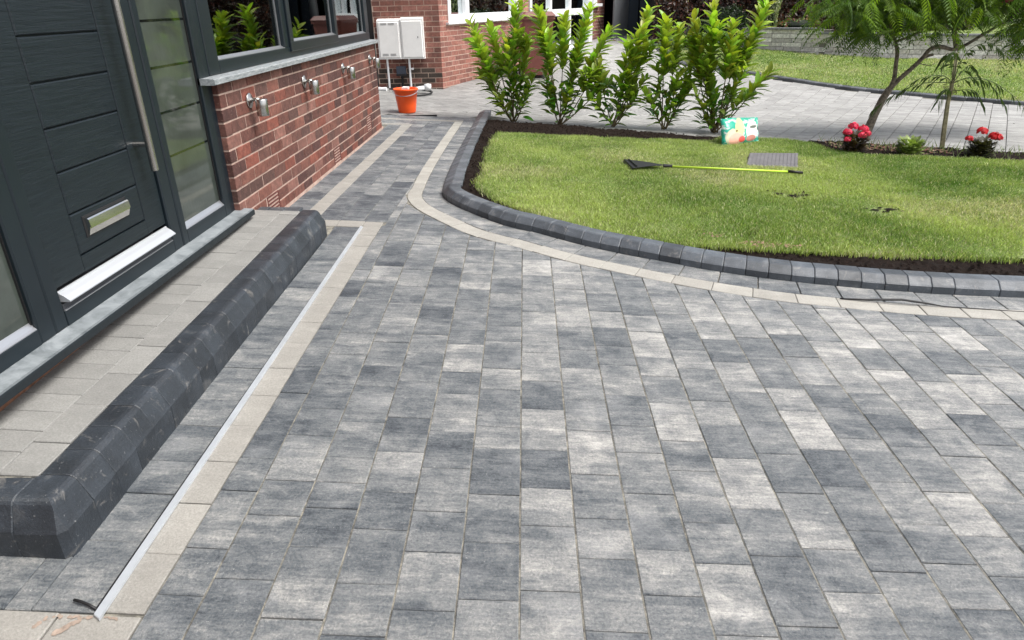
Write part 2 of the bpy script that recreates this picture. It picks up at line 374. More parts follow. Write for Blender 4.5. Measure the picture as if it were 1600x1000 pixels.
# offset to the paving side: walking from far to near then right, the lawn is on the left (+90) side
def off_w(t):   # soldier course width, then light strip
    x, y = KP.at(t); k = min(1, max(0, (5.3-y)/.5)); return .148+.022*k, .095+.027*k
def strip_outer(n=400):
    pts = []
    for i in range(n+1):
        t = KP.len*i/n; a, b = off_w(t); pts.append(KP.at(t, a+b))
    return pts
SO = strip_outer()
def clip_half(poly, a, b):
    """keep the part of poly to the right of a->b (paving side)"""
    out = []; n = len(poly); nx, ny = (b[1]-a[1]), -(b[0]-a[0])
    f = lambda p: (p[0]-a[0])*nx+(p[1]-a[1])*ny
    for i in range(n):
        p, q = poly[i], poly[(i+1) % n]; fp, fq = f(p), f(q)
        if fp >= 0: out.append(p)
        if (fp >= 0) != (fq >= 0): t = fp/(fp-fq); out.append((p[0]+(q[0]-p[0])*t, p[1]+(q[1]-p[1])*t))
    return out
def clip_strip(poly, gap=.003):
    cx = sum(p[0] for p in poly)/len(poly); cy = sum(p[1] for p in poly)/len(poly)
    for ox, oy in ((0, 0), (-.08, 0), (.08, 0)):
        i = min(range(len(SO)-1), key=lambda i: (SO[i][0]-cx-ox)**2+(SO[i][1]-cy-oy)**2)
        a, b = SO[i], SO[i+1]
        l = math.hypot(b[0]-a[0], b[1]-a[1]); gx, gy = (b[1]-a[1])/l*gap, -(b[0]-a[0])/l*gap
        poly = clip_half(poly, (a[0]+gx, a[1]+gy), (b[0]+gx, b[1]+gy))
        if len(poly) < 3: return None
    A = abs(sum(poly[i][0]*poly[(i+1) % len(poly)][1]-poly[(i+1) % len(poly)][0]*poly[i][1] for i in range(len(poly))))/2
    return poly if A > .0012 else None
def block(name, poly, mat, parent, col, z0=-.05, z1=0., ch=.0026, jit=.0017, zf=gz):
    cx = sum(p[0] for p in poly)/len(poly); cy = sum(p[1] for p in poly)/len(poly)
    b = MB(); dz = rnd.uniform(-jit, jit); tx, ty = rnd.uniform(-.007, .007), rnd.uniform(-.007, .007)
    b.prism(poly, z0, z1+dz, ch, zf=lambda x, y: zf(x, y)+(x-cx)*tx+(y-cy)*ty)
    return b.obj(name, mat, parent, origin=(cx, cy, zf(cx, cy)), color=col)
def rect(x0, x1, y0, y1): return [(x0, y0), (x1, y0), (x1, y1), (x0, y1)]
xs_ = [-3, -1.7]+frange(-1.4, 3, .2)+[4, 5, 6.5, 8, 10]
drive = struct(grid_sheet('driveway', M_sand, xs_, [-1.5, 0, 1, 2, 3, 4, YC, 5, 6, 7, 8, 9.2], lambda x, y: gz(x, y)-.009))
COLS = {0: [(0, 3), (1.336, 4), (1.502, 4.5), (1.747, 3), (1.908, 3), (2.069, 2), (2.318, 2), (2.519, 3.5), (2.684, 5), (2.848, 3), (3.014, 4), (3.213, 2), (3.424, 5), (3.566, 3.5), (3.728, 5.5), (3.946, 3), (4.162, 3.5), (4.31, 4)], 1: [(0, 2.5), (1.397, 4.5), (1.645, 3), (1.804, 6), (2.047, 3), (2.217, 4), (2.46, 5), (2.633, 4.5), (2.831, 4), (2.999, 3.5), (3.194, 4.5), (3.403, 6), (3.636, 2), (3.885, 3.5), (4.043, 5.5), (4.263, 4), (4.423, 4)], 2: [(0, 4), (1.275, 5), (1.52, 2.5), (1.684, 4.5), (1.801, 5.5), (1.93, 4.5), (2.139, 4), (2.386, 4), (2.546, 4.5), (2.754, 5), (2.917, 5), (3.158, 4), (3.367, 5.5), (3.595, 3.5), (3.778, 5.5), (3.992, 4.5), (4.164, 3), (4.356, 4)], 3: [(0, 2.5), (1.232, 5), (1.396, 4.5), (1.602, 3), (1.766, 5), (1.972, 2.5), (2.178, 4.5), (2.43, 3.5), (2.593, 5.5), (2.837, 4), (3.0, 3), (3.211, 3.5), (3.398, 2.5), (3.643, 4.5), (3.807, 5.5), (4.038, 4.5)], 4: [(0, 4), (1.315, 5), (1.517, 3.5), (1.684, 5.5), (1.893, 3.5), (2.1, 5), (2.351, 3.5), (2.519, 6), (2.755, 4), (2.917, 4.5), (3.113, 4.5), (3.359, 6), (3.56, 5.5), (3.72, 3.5), (3.923, 5)], 5: [(0, 4.5), (1.355, 2.2), (1.562, 3.2), (1.772, 3), (2.011, 6), (2.141, 3.5), (2.394, 5.5), (2.557, 4.5), (2.797, 4), (2.949, 3), (3.155, 4), (3.323, 3.5), (3.522, 6), (3.764, 5.5)], 6: [(0, 6), (1.394, 5.5), (1.64, 6), (1.81, 2.5), (2.012, 6.5), (2.264, 3.5), (2.471, 6.5), (2.703, 4), (2.871, 6), (3.113, 6), (3.353, 4.5), (3.567, 7.5), (3.8, 4)], 7: [(0, 3), (1.271, 5), (1.516, 5.5), (1.678, 4), (1.888, 6.5), (2.135, 4.5), (2.341, 6), (2.582, 4), (2.744, 4), (2.964, 6), (3.192, 6), (3.4, 6.5), (3.642, 5.5)], 8: [(0, 4), (1.392, 5.5), (1.557, 4.5), (1.803, 6), (2.014, 5), (2.175, 4.5), (2.382, 5.5), (2.62, 4), (2.791, 4.5), (2.974, 6.5), (3.147, 4), (3.353, 5.5)], 9: [(0, 6), (1.273, 6), (1.512, 4.5), (1.676, 5.5), (1.926, 4.5), (2.091, 6), (2.335, 5), (2.54, 5.5), (2.698, 7), (2.94, 6.5), (3.11, 3.5), (3.304, 4), (3.553, 5)], 10: [(0, 6), (1.306, 4), (1.549, 4), (1.746, 7.5), (2.001, 4.5), (2.199, 5), (2.364, 4.5), (2.611, 6), (2.774, 4), (2.979, 5.5), (3.141, 5.5), (3.386, 5.5)], 11: [(0, 6), (1.425, 4.5), (1.586, 6), (1.83, 4), (2.034, 3.5), (2.234, 4.5), (2.44, 7), (2.68, 3.5), (2.889, 7.5), (3.096, 7.5), (3.292, 6)], 12: [(0, 4), (1.506, 4), (1.666, 3.5), (1.871, 3), (2.069, 7.5), (2.313, 6), (2.475, 4.5), (2.716, 4.5), (2.92, 7), (3.163, 6), (3.321, 6)], 13: [(0, 4), (1.384, 4), (1.544, 4.5), (1.703, 7), (1.906, 5.5), (2.147, 4), (2.35, 4.5), (2.516, 5.5), (2.748, 4), (2.958, 7), (3.115, 6), (3.35, 6)], 14: [(0, 5), (1.502, 5.5), (1.662, 7.5), (1.863, 4.5), (2.105, 3.5), (2.312, 5.5), (2.463, 7.5), (2.706, 7), (2.907, 5.5), (3.07, 6), (3.302, 6)], 15: [(0, 4), (1.625, 4.5), (1.816, 7), (2.06, 5.5), (2.221, 7), (2.417, 7), (2.66, 4.5), (2.851, 7.5), (3.103, 7)], 16: [(0, 5), (1.983, 6), (2.135, 3), (2.332, 8), (2.576, 4), (2.772, 5.5), (2.934, 7.5), (3.137, 6)], 17: [(0, 5), (2.249, 5.5), (2.415, 7), (2.645, 4), (2.845, 7), (3.04, 5.5)], 18: [(0, 5), (2.525, 7), (2.721, 6), (2.872, 8), (3.107, 4)], 19: [(0, 5), (2.675, 5), (2.83, 6), (3.025, 5.5)]}
GAPC, GAPR = .0020, .0013           # half joints: long joints wide and sanded, cross joints tight
UB = [-.864+.1667*k for k in range(0, 40)]
pr = random.Random(11); blocks = []
for k in range(0, 36):
    u0, u1 = (UB[k-1], UB[k]) if k else (None, UB[0])
    data = COLS.get(k)
    if data:
        vs = [d[0] for d in data[1:]]; ts = [d[1] for d in data[1:]]; v = vs[0]; t0 = data[0][1]
    else:
        vs = [1.9+pr.uniform(0, .15)]; ts = [pr.choice([4, 5, 6, 7])]; t0 = 5
    lo = []; v = vs[0]; first = True
    while v > .2:
        l = pr.choice([.162, .202, .243]); lo.append((v-l, v, t0 if first else pr.uniform(2.5, 6.5))); v -= l; first = False
    for i in range(len(vs)-1): lo.append((vs[i], vs[i+1], ts[i]))
    v = vs[-1]; first = True
    while v < 5.4:
        l = pr.choice([.162, .202, .243]); lo.append((v, v+l, ts[-1] if first else pr.uniform(3.5, 7))); v += l; first = False
    for v0, v1, t in lo:
        if k == 0:
            xl = -1.011; ym = (v0+v1)/2
            if ym > 4.36: xl = -.992
            a, b = uvxy(u1, v0), uvxy(u1, v1)
            poly = [(xl+GAPR, a[1]+GAPR), (a[0]-GAPC, a[1]+GAPR), (b[0]-GAPC, b[1]-GAPR), (xl+GAPR, b[1]-GAPR)]
        else:
            poly = [uvxy(u0+GAPC, v0+GAPR), uvxy(u1-GAPC, v0+GAPR), uvxy(u1-GAPC, v1-GAPR), uvxy(u0+GAPC, v1-GAPR)]
        cy = sum(p[1] for p in poly)/4; cx = sum(p[0] for p in poly)/4
        if cx > 0 and cy > 4.9: continue
        poly = clip_strip(poly)
        if poly: blocks.append((poly, t+pr.uniform(-.3, .3)))
cam_d = lambda p: math.hypot(sum(q[0] for q in p)/len(p), sum(q[1] for q in p)/len(p)-.4)
def in_view(x, y, z=0, m=.06):
    v = Vector((x, y, z-CAM_H)); d = v.dot(cf)
    if d < .1: return False
    px = v.dot(cr)/d*1076.5/1600; py = v.dot(cu)/d*1076.5/1600
    return abs(px) < .5+m and abs(py) < .3125+m
# pale kiln sand swept into the long joints
mb = MB()
for k in range(-1, 34):
    u = UB[0]+.1667*k if k >= 0 else None
    v = .3
    while v < 5.2 and k >= 0:
        x, y = uvxy(u, v); x1, y1 = uvxy(u, v+.1); i = min(range(0, len(SO), 2), key=lambda i: (SO[i][0]-x)**2+(SO[i][1]-y)**2)
        if k > 3 and y1 > SO[i][1]-.03: break
        w = .0028; mb.add([(x-w, y, gz(x, y)-.0022+pr.uniform(-.0012, .0008)), (x+w, y, gz(x, y)-.0022), (x1+w, y1, gz(x1, y1)-.0022), (x1-w, y1, gz(x1, y1)-.0022)], [(0, 1, 2, 3)]); v += .1
stuff(mb.obj('joint_sand', M_sand, drive))
# column beside the step, between kerb and aluminium strip
SC = [(1.271, 4.5), (1.516, 3.5), (1.721, 4.5), (1.88, 3), (2.084, 4.5), (2.251, 4.8), (2.491, 5.2), (2.651, 3), (2.863, 4), (3.082, 5.8), (3.301, 3.5), (3.506, 6), (3.664, 3.5), (3.856, 4.5), (4.031, 2.5), (4.255, 0)]
for (a, t), (b_, _) in zip(SC[:-1], SC[1:]):
    blocks.append((rect(-1.302, -1.137, a-.019+GAPR, b_-.019-GAPR), t))
for x0, x1 in ((-1.83, -1.62), (-1.62, -1.372)): blocks.append((rect(x0+GAPR, x1-GAPR, 1.25, 1.44), 4.2))
blocks.append((rect(-1.372+GAPR, -1.304, 1.25, 1.44), 4.4))
vis = [q for q in blocks if in_view(sum(p[0] for p in q[0])/len(q[0]), sum(p[1] for p in q[0])/len(q[0]))]
hid = [q for q in blocks if q not in vis]; vis.sort(key=lambda q: cam_d(q[0]))
for poly, t in vis[:300]: block('paving_block', poly, M_pav, drive, tone(t))
mb = MB(); far_blocks = vis[300:]+hid
for poly, t in far_blocks: mb.prism(poly, -.05, pr.uniform(-.001, .001), .0022, tone(t), gz)
print('drive blocks', len(vis), len(hid))
stuff(mb.obj('distant_paving_blocks', M_pav_s, drive))
# light border course round the step
BORD = (.265, .255, .232)
ys = [1.256, 1.46, 1.667, 1.87, 2.074, 2.277, 2.481, 2.696, 2.902, 3.091, 3.295, 3.496, 3.698, 3.909, 4.101, 4.247]
for a, b_ in zip(ys[:-1], ys[1:]): block('border_block', rect(-1.132, -1.013-.001, a+GAPR, b_-GAPR), M_light, drive, rc(BORD))
block('border_block', rect(-1.132, -1.013-.001, 4.247+GAPR, 4.36), M_light, drive, rc(BORD))
for x0, x1 in ((-1.56, -1.40), (-1.40, -1.30), (-1.30, -1.134)): block('border_block', rect(x0+GAPR, x1-GAPR, 4.247+GAPR, 4.36), M_light, drive, rc(BORD))
for x0, x1 in ((-1.9, -1.66), (-1.66, -1.44), (-1.44, -1.225), (-1.225, -1.013)): block('border_block', rect(x0+GAPC, x1-GAPC, 1.13, 1.247), M_light, drive, rc(BORD))
# soldier course and light strip following the kerb
def along(path, o0f, o1f, step_f, make, t0=0, t1=None):
    t = t0; t1 = t1 or path.len
    while t < t1-.03:
        st = step_f(t); e = min(t+st, t1); make(t, e, o0f, o1f); t = e
def ring_poly(t, e, o0, o1, gap):
    m = (t+e)/2
    a0, a1 = path_pt(t+gap, o0), path_pt(e-gap, o0); m0 = path_pt(m, o0)
    b0, b1 = path_pt(t+gap, o1), path_pt(e-gap, o1); m1 = path_pt(m, o1)
    return [b0, m1, b1, a1, m0, a0]
path_pt = lambda t, o: KP.at(t, o(t) if callable(o) else o)
def mk_sold(t, e, o0, o1):
    x, y = KP.at(t); poly = ring_poly(t, e, o0, o1, .0032 if y < 5 else .0015)
    block('edging_block', poly, M_pav, drive, tone(rnd.choice([4.5, 5, 5.5, 6]) if y < 5.2 else rnd.uniform(3.8, 5.2)))
along(KP, lambda t: .002, lambda t: off_w(t)[0]-.003, lambda t: (.205 if KP.at(t)[1] < 5 else .165), mk_sold, .35)
def mk_strip(t, e, o0, o1):
    block('border_block', ring_poly(t, e, o0, o1, .0012), M_light, drive, rc((.315, .305, .275), .07), z1=.0008)
along(KP, lambda t: off_w(t)[0]+.001, lambda t: off_w(t)[0]+off_w(t)[1]-.001, lambda t: .2, mk_strip, .54)
# ------------------------------------------------------------------ garden path between the house and the kerb
path = struct(grid_sheet('garden_path', M_sand, frange(-2.2, -.7, .3), [4.0, YC, 6, 8, 8.86], lambda x, y: gz(x, y)-.0042))
def col_blocks(x0, x1, y0, y1, parent, name='paving_block', mat=M_pav, tf=lambda: tone(rnd.uniform(2.2, 4.8)), lens=(.162, .202, .243), gx=GAPR, first=None):
    y = y0; n = 0
    while y < y1-.02:
        l = first or rnd.choice(lens); first = None; e = min(y+l, y1)
        if y1-e < .06: e = y1
        block(name, rect(x0+gx, x1-gx, y+GAPR, e-GAPR), mat, parent, tf()); y = e; n += 1
col_blocks(-1.722, -1.563, 4.1, 8.13, path)
col_blocks(-1.56, -1.40, 4.0, 4.245, path)
col_blocks(-1.563, -1.455, 4.36, 8.13, path, 'border_block', M_light, lambda: rc(BORD, .05), (.2,), .0008)
for i, (x0, x1) in enumerate(((-1.455, -1.30), (-1.30, -1.147), (-1.147, -.993))):
    col_blocks(x0, x1, 4.36, 8.49, path, first=.245, tf=lambda: tone(rnd.uniform(2.2, 5.)), gx=.0018)
col_blocks(-1.015, -.993, 4.36, 5.0, path)
# row end strips
for a, b_ in ((-1.9, -1.75), (-1.75, -1.6), (-1.6, -1.456)): block('border_block', rect(a, b_-.002, 8.13, 8.235), M_light, path, rc(BORD, .05))
x = -2.1
while x < -1.46: block('paving_block', rect(x+.001, min(x+.2, -1.456), 8.238, 8.488), M_pav, path, tone(rnd.uniform(3, 5))); x += .2
x = -2.1
while x < -.91: block('border_block', rect(x+.001, min(x+.2, -.905), 8.492, 8.6), M_light, path, rc(BORD, .05)); x += .2
x = -2.1
while x < -.76: block('paving_block', rect(x+.001, min(x+.2, -.752), 8.603, 8.83), M_pav, path, tone(rnd.uniform(3, 5))); x += .2
b = MB(); b.box(-2.2, -1.25, 8.84, 8.86, gz(-1.5, 8)-.06, gz(-1.5, 8)+.008)
tag(b.obj('drain_channel', M_black), 'thin black drain line across the far end of the path behind the orange bucket', 'drain')
b = MB(); b.box(-1.737, -1.7205, 4.0, 7.86, .1, .262); tag(b.obj('mortar_fillet', M_mortar), 'pale mortar line along the foot of the brick wall beside the path', 'mortar')
# ------------------------------------------------------------------ kerb round the lawn
kerb = thing('lawn_kerb', 'charcoal bevelled kerb curving round the front lawn and flower bed', 'kerb', (-.6, 5, gz(-.6, 5)))
PROF = [(0, -.06), (0, .037), (.006, .044), (.036, .074), (.046, .078), (.118, .078), (.126, .072), (.126, -.06)]
PROF_S = [(0, -.06), (0, .018), (.012, .030), (.070, .056), (.082, .060), (.150, .060), (.157, .054), (.157, -.06)]
def kerb_piece(t, e):
    b = MB(); n = 4; x, y = KP.at((t+e)/2); k = min(1, max(0, (y-4.95)/.35)); g = .0012; ks = [t+g, t+g+.004]+[t+(e-t)*i/n for i in range(1, n)]+[e-g-.004, e-g]
    dz = rnd.uniform(-.0015, .0015); vs = []
    m = len(PROF)
    for i, s in enumerate(ks):
        sh = .003 if i in (0, len(ks)-1) else 0
        for (o, z), (o2, z2) in zip(PROF, PROF_S):
            O = o+(o2-o)*k; Z = z+(z2-z)*k
            if 0 < o < .12: Z -= sh
            if o == 0: O += sh
            px, py = KP.at(s, -O); vs.append((px, py, gz(px, py)+Z+dz))
    fs = []
    for i in range(len(ks)-1):
        for j in range(m-1): fs.append((i*m+j, i*m+j+1, (i+1)*m+j+1, (i+1)*m+j))
    fs.append(tuple(range(m-1, -1, -1))); fs.append(tuple(range((len(ks)-1)*m, len(ks)*m)))
    b.add(vs, fs); cx, cy = KP.at((t+e)/2)
    v = rnd.uniform(.8, 1.25)
    b.obj('kerb_block', M_kerb, kerb, origin=(cx, cy, gz(cx, cy)), color=(.07*v, .081*v, .094*v))
t = 0
while t < KP.len-.05:
    x, y = KP.at(t)
    l = .2 if y > 5.35 else (.105 if y > 4.75 else (.123 if x < 2.15 else .24))
    kerb_piece(t, min(t+l, KP.len)); t += l
# ================================================================== FRONT STEP
def sz(y): return .300+.0288*(y-1.75)         # top of the step
step = thing('front_step', 'raised front door step of pale blocks edged with charcoal bullnose kerbs', 'step', (-1.5, 2.8, gz(-1.5, 2.8)))
b = MB(); b.prism(rect(-1.95, -1.455, 1.5, 4.05), -.1, -.006, zf=lambda x, y: sz(y)); b.obj('bedding', M_sand, step)
KX = -1.296
SP = [(0, None), (.0, .078), (.006, .092), (.052, -.020), (.062, -.006), (.078, 0), (.160, 0), (.160, -.12)]
def step_section(x_or_y):
    pass
def step_kerb(y0, y1, hero=False):
    b = MB(); g = .0006; ys = [y0+g, y0+g+.003, y1-g-.003, y1-g]; vs = []
    kx = KX-.0045*(y0-1.4); dx = rnd.uniform(-.0005, .0005); dz = rnd.uniform(-.0005, .0005)
    for i, y in enumerate(ys):
        sh = .0011 if i in (0, 3) else 0; T = sz(y)+dz; Gd = gz(KX, y)
        pr_ = [(0, Gd-.05), (0, Gd+.088), (.005, Gd+.098), (.027, T-.024), (.0315, T-.0145), (.038, T-.0075), (.047, T-.0025), (.059, T), (.130, T), (.137, T-.004), (.137, Gd-.05)]
        for j, (o, z) in enumerate(pr_): vs.append((kx-o+dx-(sh if j < 7 else 0), y, z-(sh if 2 < j < 10 else 0)))
    m = 11; fs = []
    for i in range(3):
        for j in range(m-1): fs.append((i*m+j, (i+1)*m+j, (i+1)*m+j+1, i*m+j+1))
    fs.append(tuple(range(m))); fs.append(tuple(range(4*m-1, 3*m-1, -1)))
    b.add(vs, fs); v = rnd.uniform(.75, 1.2)
    b.obj('kerb_block', M_kerb, step, origin=(kx, (y0+y1)/2, sz(y0)), color=(.030*v, .036*v, .044*v))
y = 1.565
# joints measured at roughly every 115 mm
while y < 4.05: step_kerb(y, min(y+.1195, 4.09)); y += .1195
# corner piece and the return along the near end
def corner():
    b = MB(); FY = 1.42; vs = []; T = sz(1.5); Gd = gz(KX, 1.45)
    prof = [(0, Gd-.05), (0, Gd+.088), (.005, Gd+.098), (.027, T-.024), (.0315, T-.0145), (.038, T-.0075), (.047, T-.0025), (.059, T), (.130, T), (.137, T), (.137, Gd-.05)]
    c = .020
    secs = []
    yend = 1.5635
    secs.append([(KX-o, yend, z) for o, z in prof])
    secs.append([(KX-o, max(FY+c, FY+o) if True else 0, z) for o, z in prof])
    secs.append([(min(KX-c, KX-o)-0.0, FY+o, z) for o, z in prof])
    secs.append([(-1.4355, FY+o, z) for o, z in prof])
    m = 11
    for s in secs: vs += s
    fs = []
    for i in range(3):
        for j in range(m-1): fs.append((i*m+j, i*m+j+1, (i+1)*m+j+1, (i+1)*m+j))
    b.add(vs, fs); b.obj('corner_kerb_block', M_kerb, step, origin=(KX, FY, T), color=(.029, .035, .043))
corner()
def front_kerb(x1, x0):
    b = MB(); FY = 1.42; g = .0008; xs = [x1-g, x1-g-.004, x0+g+.004, x0+g]; T = sz(1.5); vs = []
    for i, x in enumerate(xs):
        sh = .003 if i in (0, 3) else 0; Gd = gz(x, 1.45)
        pr_ = [(0, Gd-.05), (0, Gd+.088), (.005, Gd+.098), (.027, T-.024), (.0315, T-.0145), (.038, T-.0075), (.047, T-.0025), (.059, T), (.130, T), (.137, T-.004), (.137, Gd-.05)]
        for j, (o, z) in enumerate(pr_): vs.append((x, FY+o+(sh if j < 7 else 0), z-(sh if 2 < j < 10 else 0)))
    m = 11; fs = []
    for i in range(3):
        for j in range(m-1): fs.append((i*m+j, i*m+j+1, (i+1)*m+j+1, (i+1)*m+j))
    fs.append(tuple(range(m-1, -1, -1))); fs.append(tuple(range(3*m, 4*m)))
    b.add(vs, fs); v = rnd.uniform(.8, 1.15); b.obj('kerb_block', M_kerb, step, origin=(x1, FY, T), color=(.029*v, .035*v, .043*v))
for i in range(4): front_kerb(-1.437-.125*i, -1.437-.125*(i+1))
# step pavers: a row 200 mm deep against the sill and a cut row against the kerb
SPV = (.222, .220, .208)
y = 1.560
while y < 4.02:
    e = min(y+.1035, 4.045); block('step_paver', rect(-1.757, -1.553, y+.0012, e-.0012), M_light, step, rc(SPV, .09), zf=lambda x, y: sz(y)+.05*max(0, -1.44-x)); y = e
y = 1.560-.05; e = 1.56
while y < 4.02:
    e = min(y+(.1035 if y > 9 else .205), 4.045)
    xi = -1.4345-.0045*(y-1.4)
    block('step_paver', rect(-1.551, xi, max(y, 1.56)+.0012, e-.0012), M_light, step, rc(SPV, .09), zf=lambda x, y: sz(y)+.05*max(0, -1.44-x)); y = e
for x0, x1 in ((-1.76, -1.66), (-1.66, -1.56), (-1.56, -1.459)):
    block('step_end_block', rect(x0+.001, x1-.001, 4.047, 4.14), M_kerb, step, (.06, .07, .08), z0=-.13, zf=lambda x, y: sz(y))
# aluminium strip beside the light border
alu = thing('aluminium_strip', 'long narrow aluminium trim strip lying in the paving beside the front step', 'metal strip', (-1.125, 1.25, gz(-1.125, 1.25)))
b = MB(); b.prism([(-1.131, 1.24), (-1.110, 1.227), (-1.121, 4.235), (-1.1375, 4.24)], 0.001, .0095, .0015, zf=gz); b.obj('strip_face', M_alu, alu)
b = MB(); b.prism(rect(-1.1405, -1.1365, 1.26, 4.24), -.01, .004, zf=gz); b.obj('shadow_strip', M_black, alu)  # black strip painting the shadow line along the aluminium's left edge
b = MB(); P = [(-1.206, 1.281, .008), (-1.185, 1.275, .011), (-1.16, 1.268, .009), (-1.135, 1.259, .004)]
b.tube([(x, y, gz(x, y)+z) for x, y, z in P], .0042, 6); tag(b.obj('cable', M_black, smooth=True), 'short black cable end poking out beside the end of the aluminium strip', 'cable')
b = MB(); P = [(1.60, 3.415, .004), (1.72, 3.40, .010), (1.90, 3.375, .03), (2.02, 3.372, .018), (2.12, 3.365, .006), (2.5, 3.345, .004), (2.9, 3.35, .004)]
b.tube([(x, y, gz(x, y)+z) for x, y, z in P], [.003, .0055, .0062, .0055, .003, .0018, .0015], 6); tag(b.obj('cable', M_black, smooth=True), 'loose black cable lying on the pale curved border near the lawn kerb', 'cable')

def chalk(pts, lab):
    b = MB(); q = random.Random(len(pts)*7)
    for (x0, y0, x1, y1, w) in pts:
        n = 14
        for i in range(n):
            if q.random() < .15: continue
            f = i/n; x = x0+(x1-x0)*f+q.uniform(-.004, .004); y = y0+(y1-y0)*f+q.uniform(-.004, .004); r = w*q.uniform(.5, 1.2); z = gz(x, y)+.0016+q.uniform(0, .0003)
            b.add([(x+r*math.cos(a)*q.uniform(.7, 1.3), y+r*math.sin(a)*q.uniform(.7, 1.3), z) for a in [k*math.pi/3 for k in range(6)]], [tuple(range(6))])
    tag(stuff(b.obj('paint_mark', simple('orange_marking_paint', (.30, .235, .19), .9, noise=.4, scale=60))), lab, 'paint mark')
chalk([(-1.245, 1.236, -1.13, 1.236, .006), (-1.245, 1.232, -1.27, 1.19, .005), (-1.16, 1.225, -1.20, 1.185, .009), (-1.10, 1.238, -1.07, 1.236, .004)], 'faint orange paint marks on the pale border blocks at the end of the aluminium strip')
# ================================================================== HOUSE
WX, FX = -1.722, -1.75
house = thing('house', 'red brick house front with anthracite front door, frosted side panels and window beside the path', 'house', (-1.75, 5, gz(-1.72, 5)))
BR = [(.135, .047, .033), (.11, .041, .031), (.17, .065, .047), (.09, .043, .035), (.125, .053, .041), (.18, .054, .036), (.075, .03, .025), (.20, .09, .07)]
b = MB(); b.box(-2.0, WX-.0035, 3.8485, 7.8, .05, 1.133); wall = b.obj('wall', M_mortar, house)
brnd = random.Random(3)
AIR = [(4.262, 4.47, .2485, .3935), (5.84, 6.05, .2485, .3935), (7.11, 7.32, .3235, .4685)]
for i in range(0, 14):
    z0, z1 = 1.071-.075*i+.005, min(1.071-.075*(i-1)-.005, 1.131)
    off = 4.038 if i % 2 == 0 else 3.935
    js = [3.846]+[off+.211*k for k in range(0, 19) if off+.211*k < 7.70]+[7.80]
    for a, b_ in zip(js[:-1], js[1:]):
        drop = False
        for A in AIR:
            if z0 < A[3]-.01 and z1 > A[2]+.01 and a < A[1] and b_ > A[0]:
                if A[0]-a > .03: b_ = A[0]-.001
                elif b_-A[1] > .03: a = A[1]+.001
                else: drop = True
        if drop: continue
        g0 = 0 if a == 3.846 else .0048; g1 = 0 if b_ == 7.80 else .0048
        if b_-a < .03: continue
        b = MB(); p = brnd.uniform(-.0015, .0015); e = lambda: brnd.uniform(-.0012, .0012)
        x0, x1 = -1.85, WX+p; c = .002
        y0, y1, q0, q1 = a+g0+e(), b_-g1+e(), z0+e(), z1+e()
        b.add([(x0,y0,q0),(x0,y1,q0),(x0,y1,q1),(x0,y0,q1),(x1-c,y0,q0),(x1-c,y1,q0),(x1-c,y1,q1),(x1-c,y0,q1),(x1,y0+c,q0+c),(x1,y1-c,q0+c),(x1,y1-c,q1-c),(x1,y0+c,q1-c)],
              [(4,5,9,8),(5,6,10,9),(6,7,11,10),(7,4,8,11),(8,9,10,11),(0,1,5,4),(1,2,6,5),(2,3,7,6),(3,0,4,7)])
        col = rc(brnd.choice(BR), .14, brnd)
        b.obj('brick', M_brick, wall, origin=(WX, (a+b_)/2, (z0+z1)/2), color=col)
M_air = simple('air_brick_clay', (.12, .035, .028), .8, noise=.2, scale=20)
for y0, y1, z0, z1 in AIR:
    b = MB(); b.box(-1.80, WX-.012, y0, y1, z0, z1)
    for k in range(7):
        zz = z0+.004+(z1-z0-.008)*k/6; b.box(-1.80, WX+.001, y0+.008, y1-.008, zz-.0045, zz+.0045)
    b.box(-1.80, WX+.001, y0, y0+.01, z0, z1); b.box(-1.80, WX+.001, y1-.01, y1, z0, z1)
    b.obj('air_brick', M_air, wall)
# plain walls beyond what the photograph shows
def brick_tex():
    m, ns, ls, p = newmat('brickwork_upper'); tc = N(ns, 'TexCoord'); mp = N(ns, 'Mapping'); mp.inputs['Rotation'].default_value = (0, R_(90), 0)
    sx = N(ns, 'SeparateXYZ'); cb = N(ns, 'CombineXYZ'); ls.new(tc.outputs['Object'], sx.inputs[0]); ad = N(ns, 'Math', operation='ADD')
    ls.new(sx.outputs[0], ad.inputs[0]); ls.new(sx.outputs[1], ad.inputs[1]); ls.new(ad.outputs[0], cb.inputs[0]); ls.new(sx.outputs[2], cb.inputs[1])
    bt = N(ns, 'TexBrick', Scale=1.); bt.inputs['Brick Width'].default_value = .225; bt.inputs['Row Height'].default_value = .075; bt.inputs['Mortar Size'].default_value = .005
    bt.inputs['Color1'].default_value = (.2, .065, .045, 1); bt.inputs['Color2'].default_value = (.15, .055, .04, 1); bt.inputs['Mortar'].default_value = (.42, .33, .27, 1)
    ls.new(cb.outputs[0], bt.inputs[0]); ls.new(bt.outputs[0], p.inputs['Base Color']); p.inputs['Roughness'].default_value = .9; return m
M_bt = brick_tex()
b = MB(); b.box(-2.05, WX, -3, .55, .1, 4.8); b.box(-2.05, WX, .55, 7.8, 2.30, 4.8); b.box(-6, WX, -3.2, -3, .1, 4.8); b.box(-6, -2.0, 7.55, 7.8, .1, 4.8); b.box(-6.2, -6, -3.2, 7.8, .1, 4.8)
b.obj('upper_wall', M_bt, house)
b = MB(); b.box(-6.3, -1.4, -3.4, 8.0, 4.8, 4.95); b.obj('roof', simple('roof_edge', (.05, .05, .055), .8), house)
b = MB(); b.box(-5.5, -1.9, .5, 7.5, .42, .45); b.box(-5.5, -5.4, .5, 7.5, .42, 2.4); b.box(-5.5, -1.9, 7.4, 7.5, .42, 2.4); b.box(-5.5, -1.9, .5, .6, .42, 2.4); b.box(-5.5, -1.9, .5, 7.5, 2.4, 2.43); b.box(-2.02, -1.98, 3.9, 7.5, .45, 1.16); b.box(-2.05, -1.84, .5, 3.9, .42, 2.4)
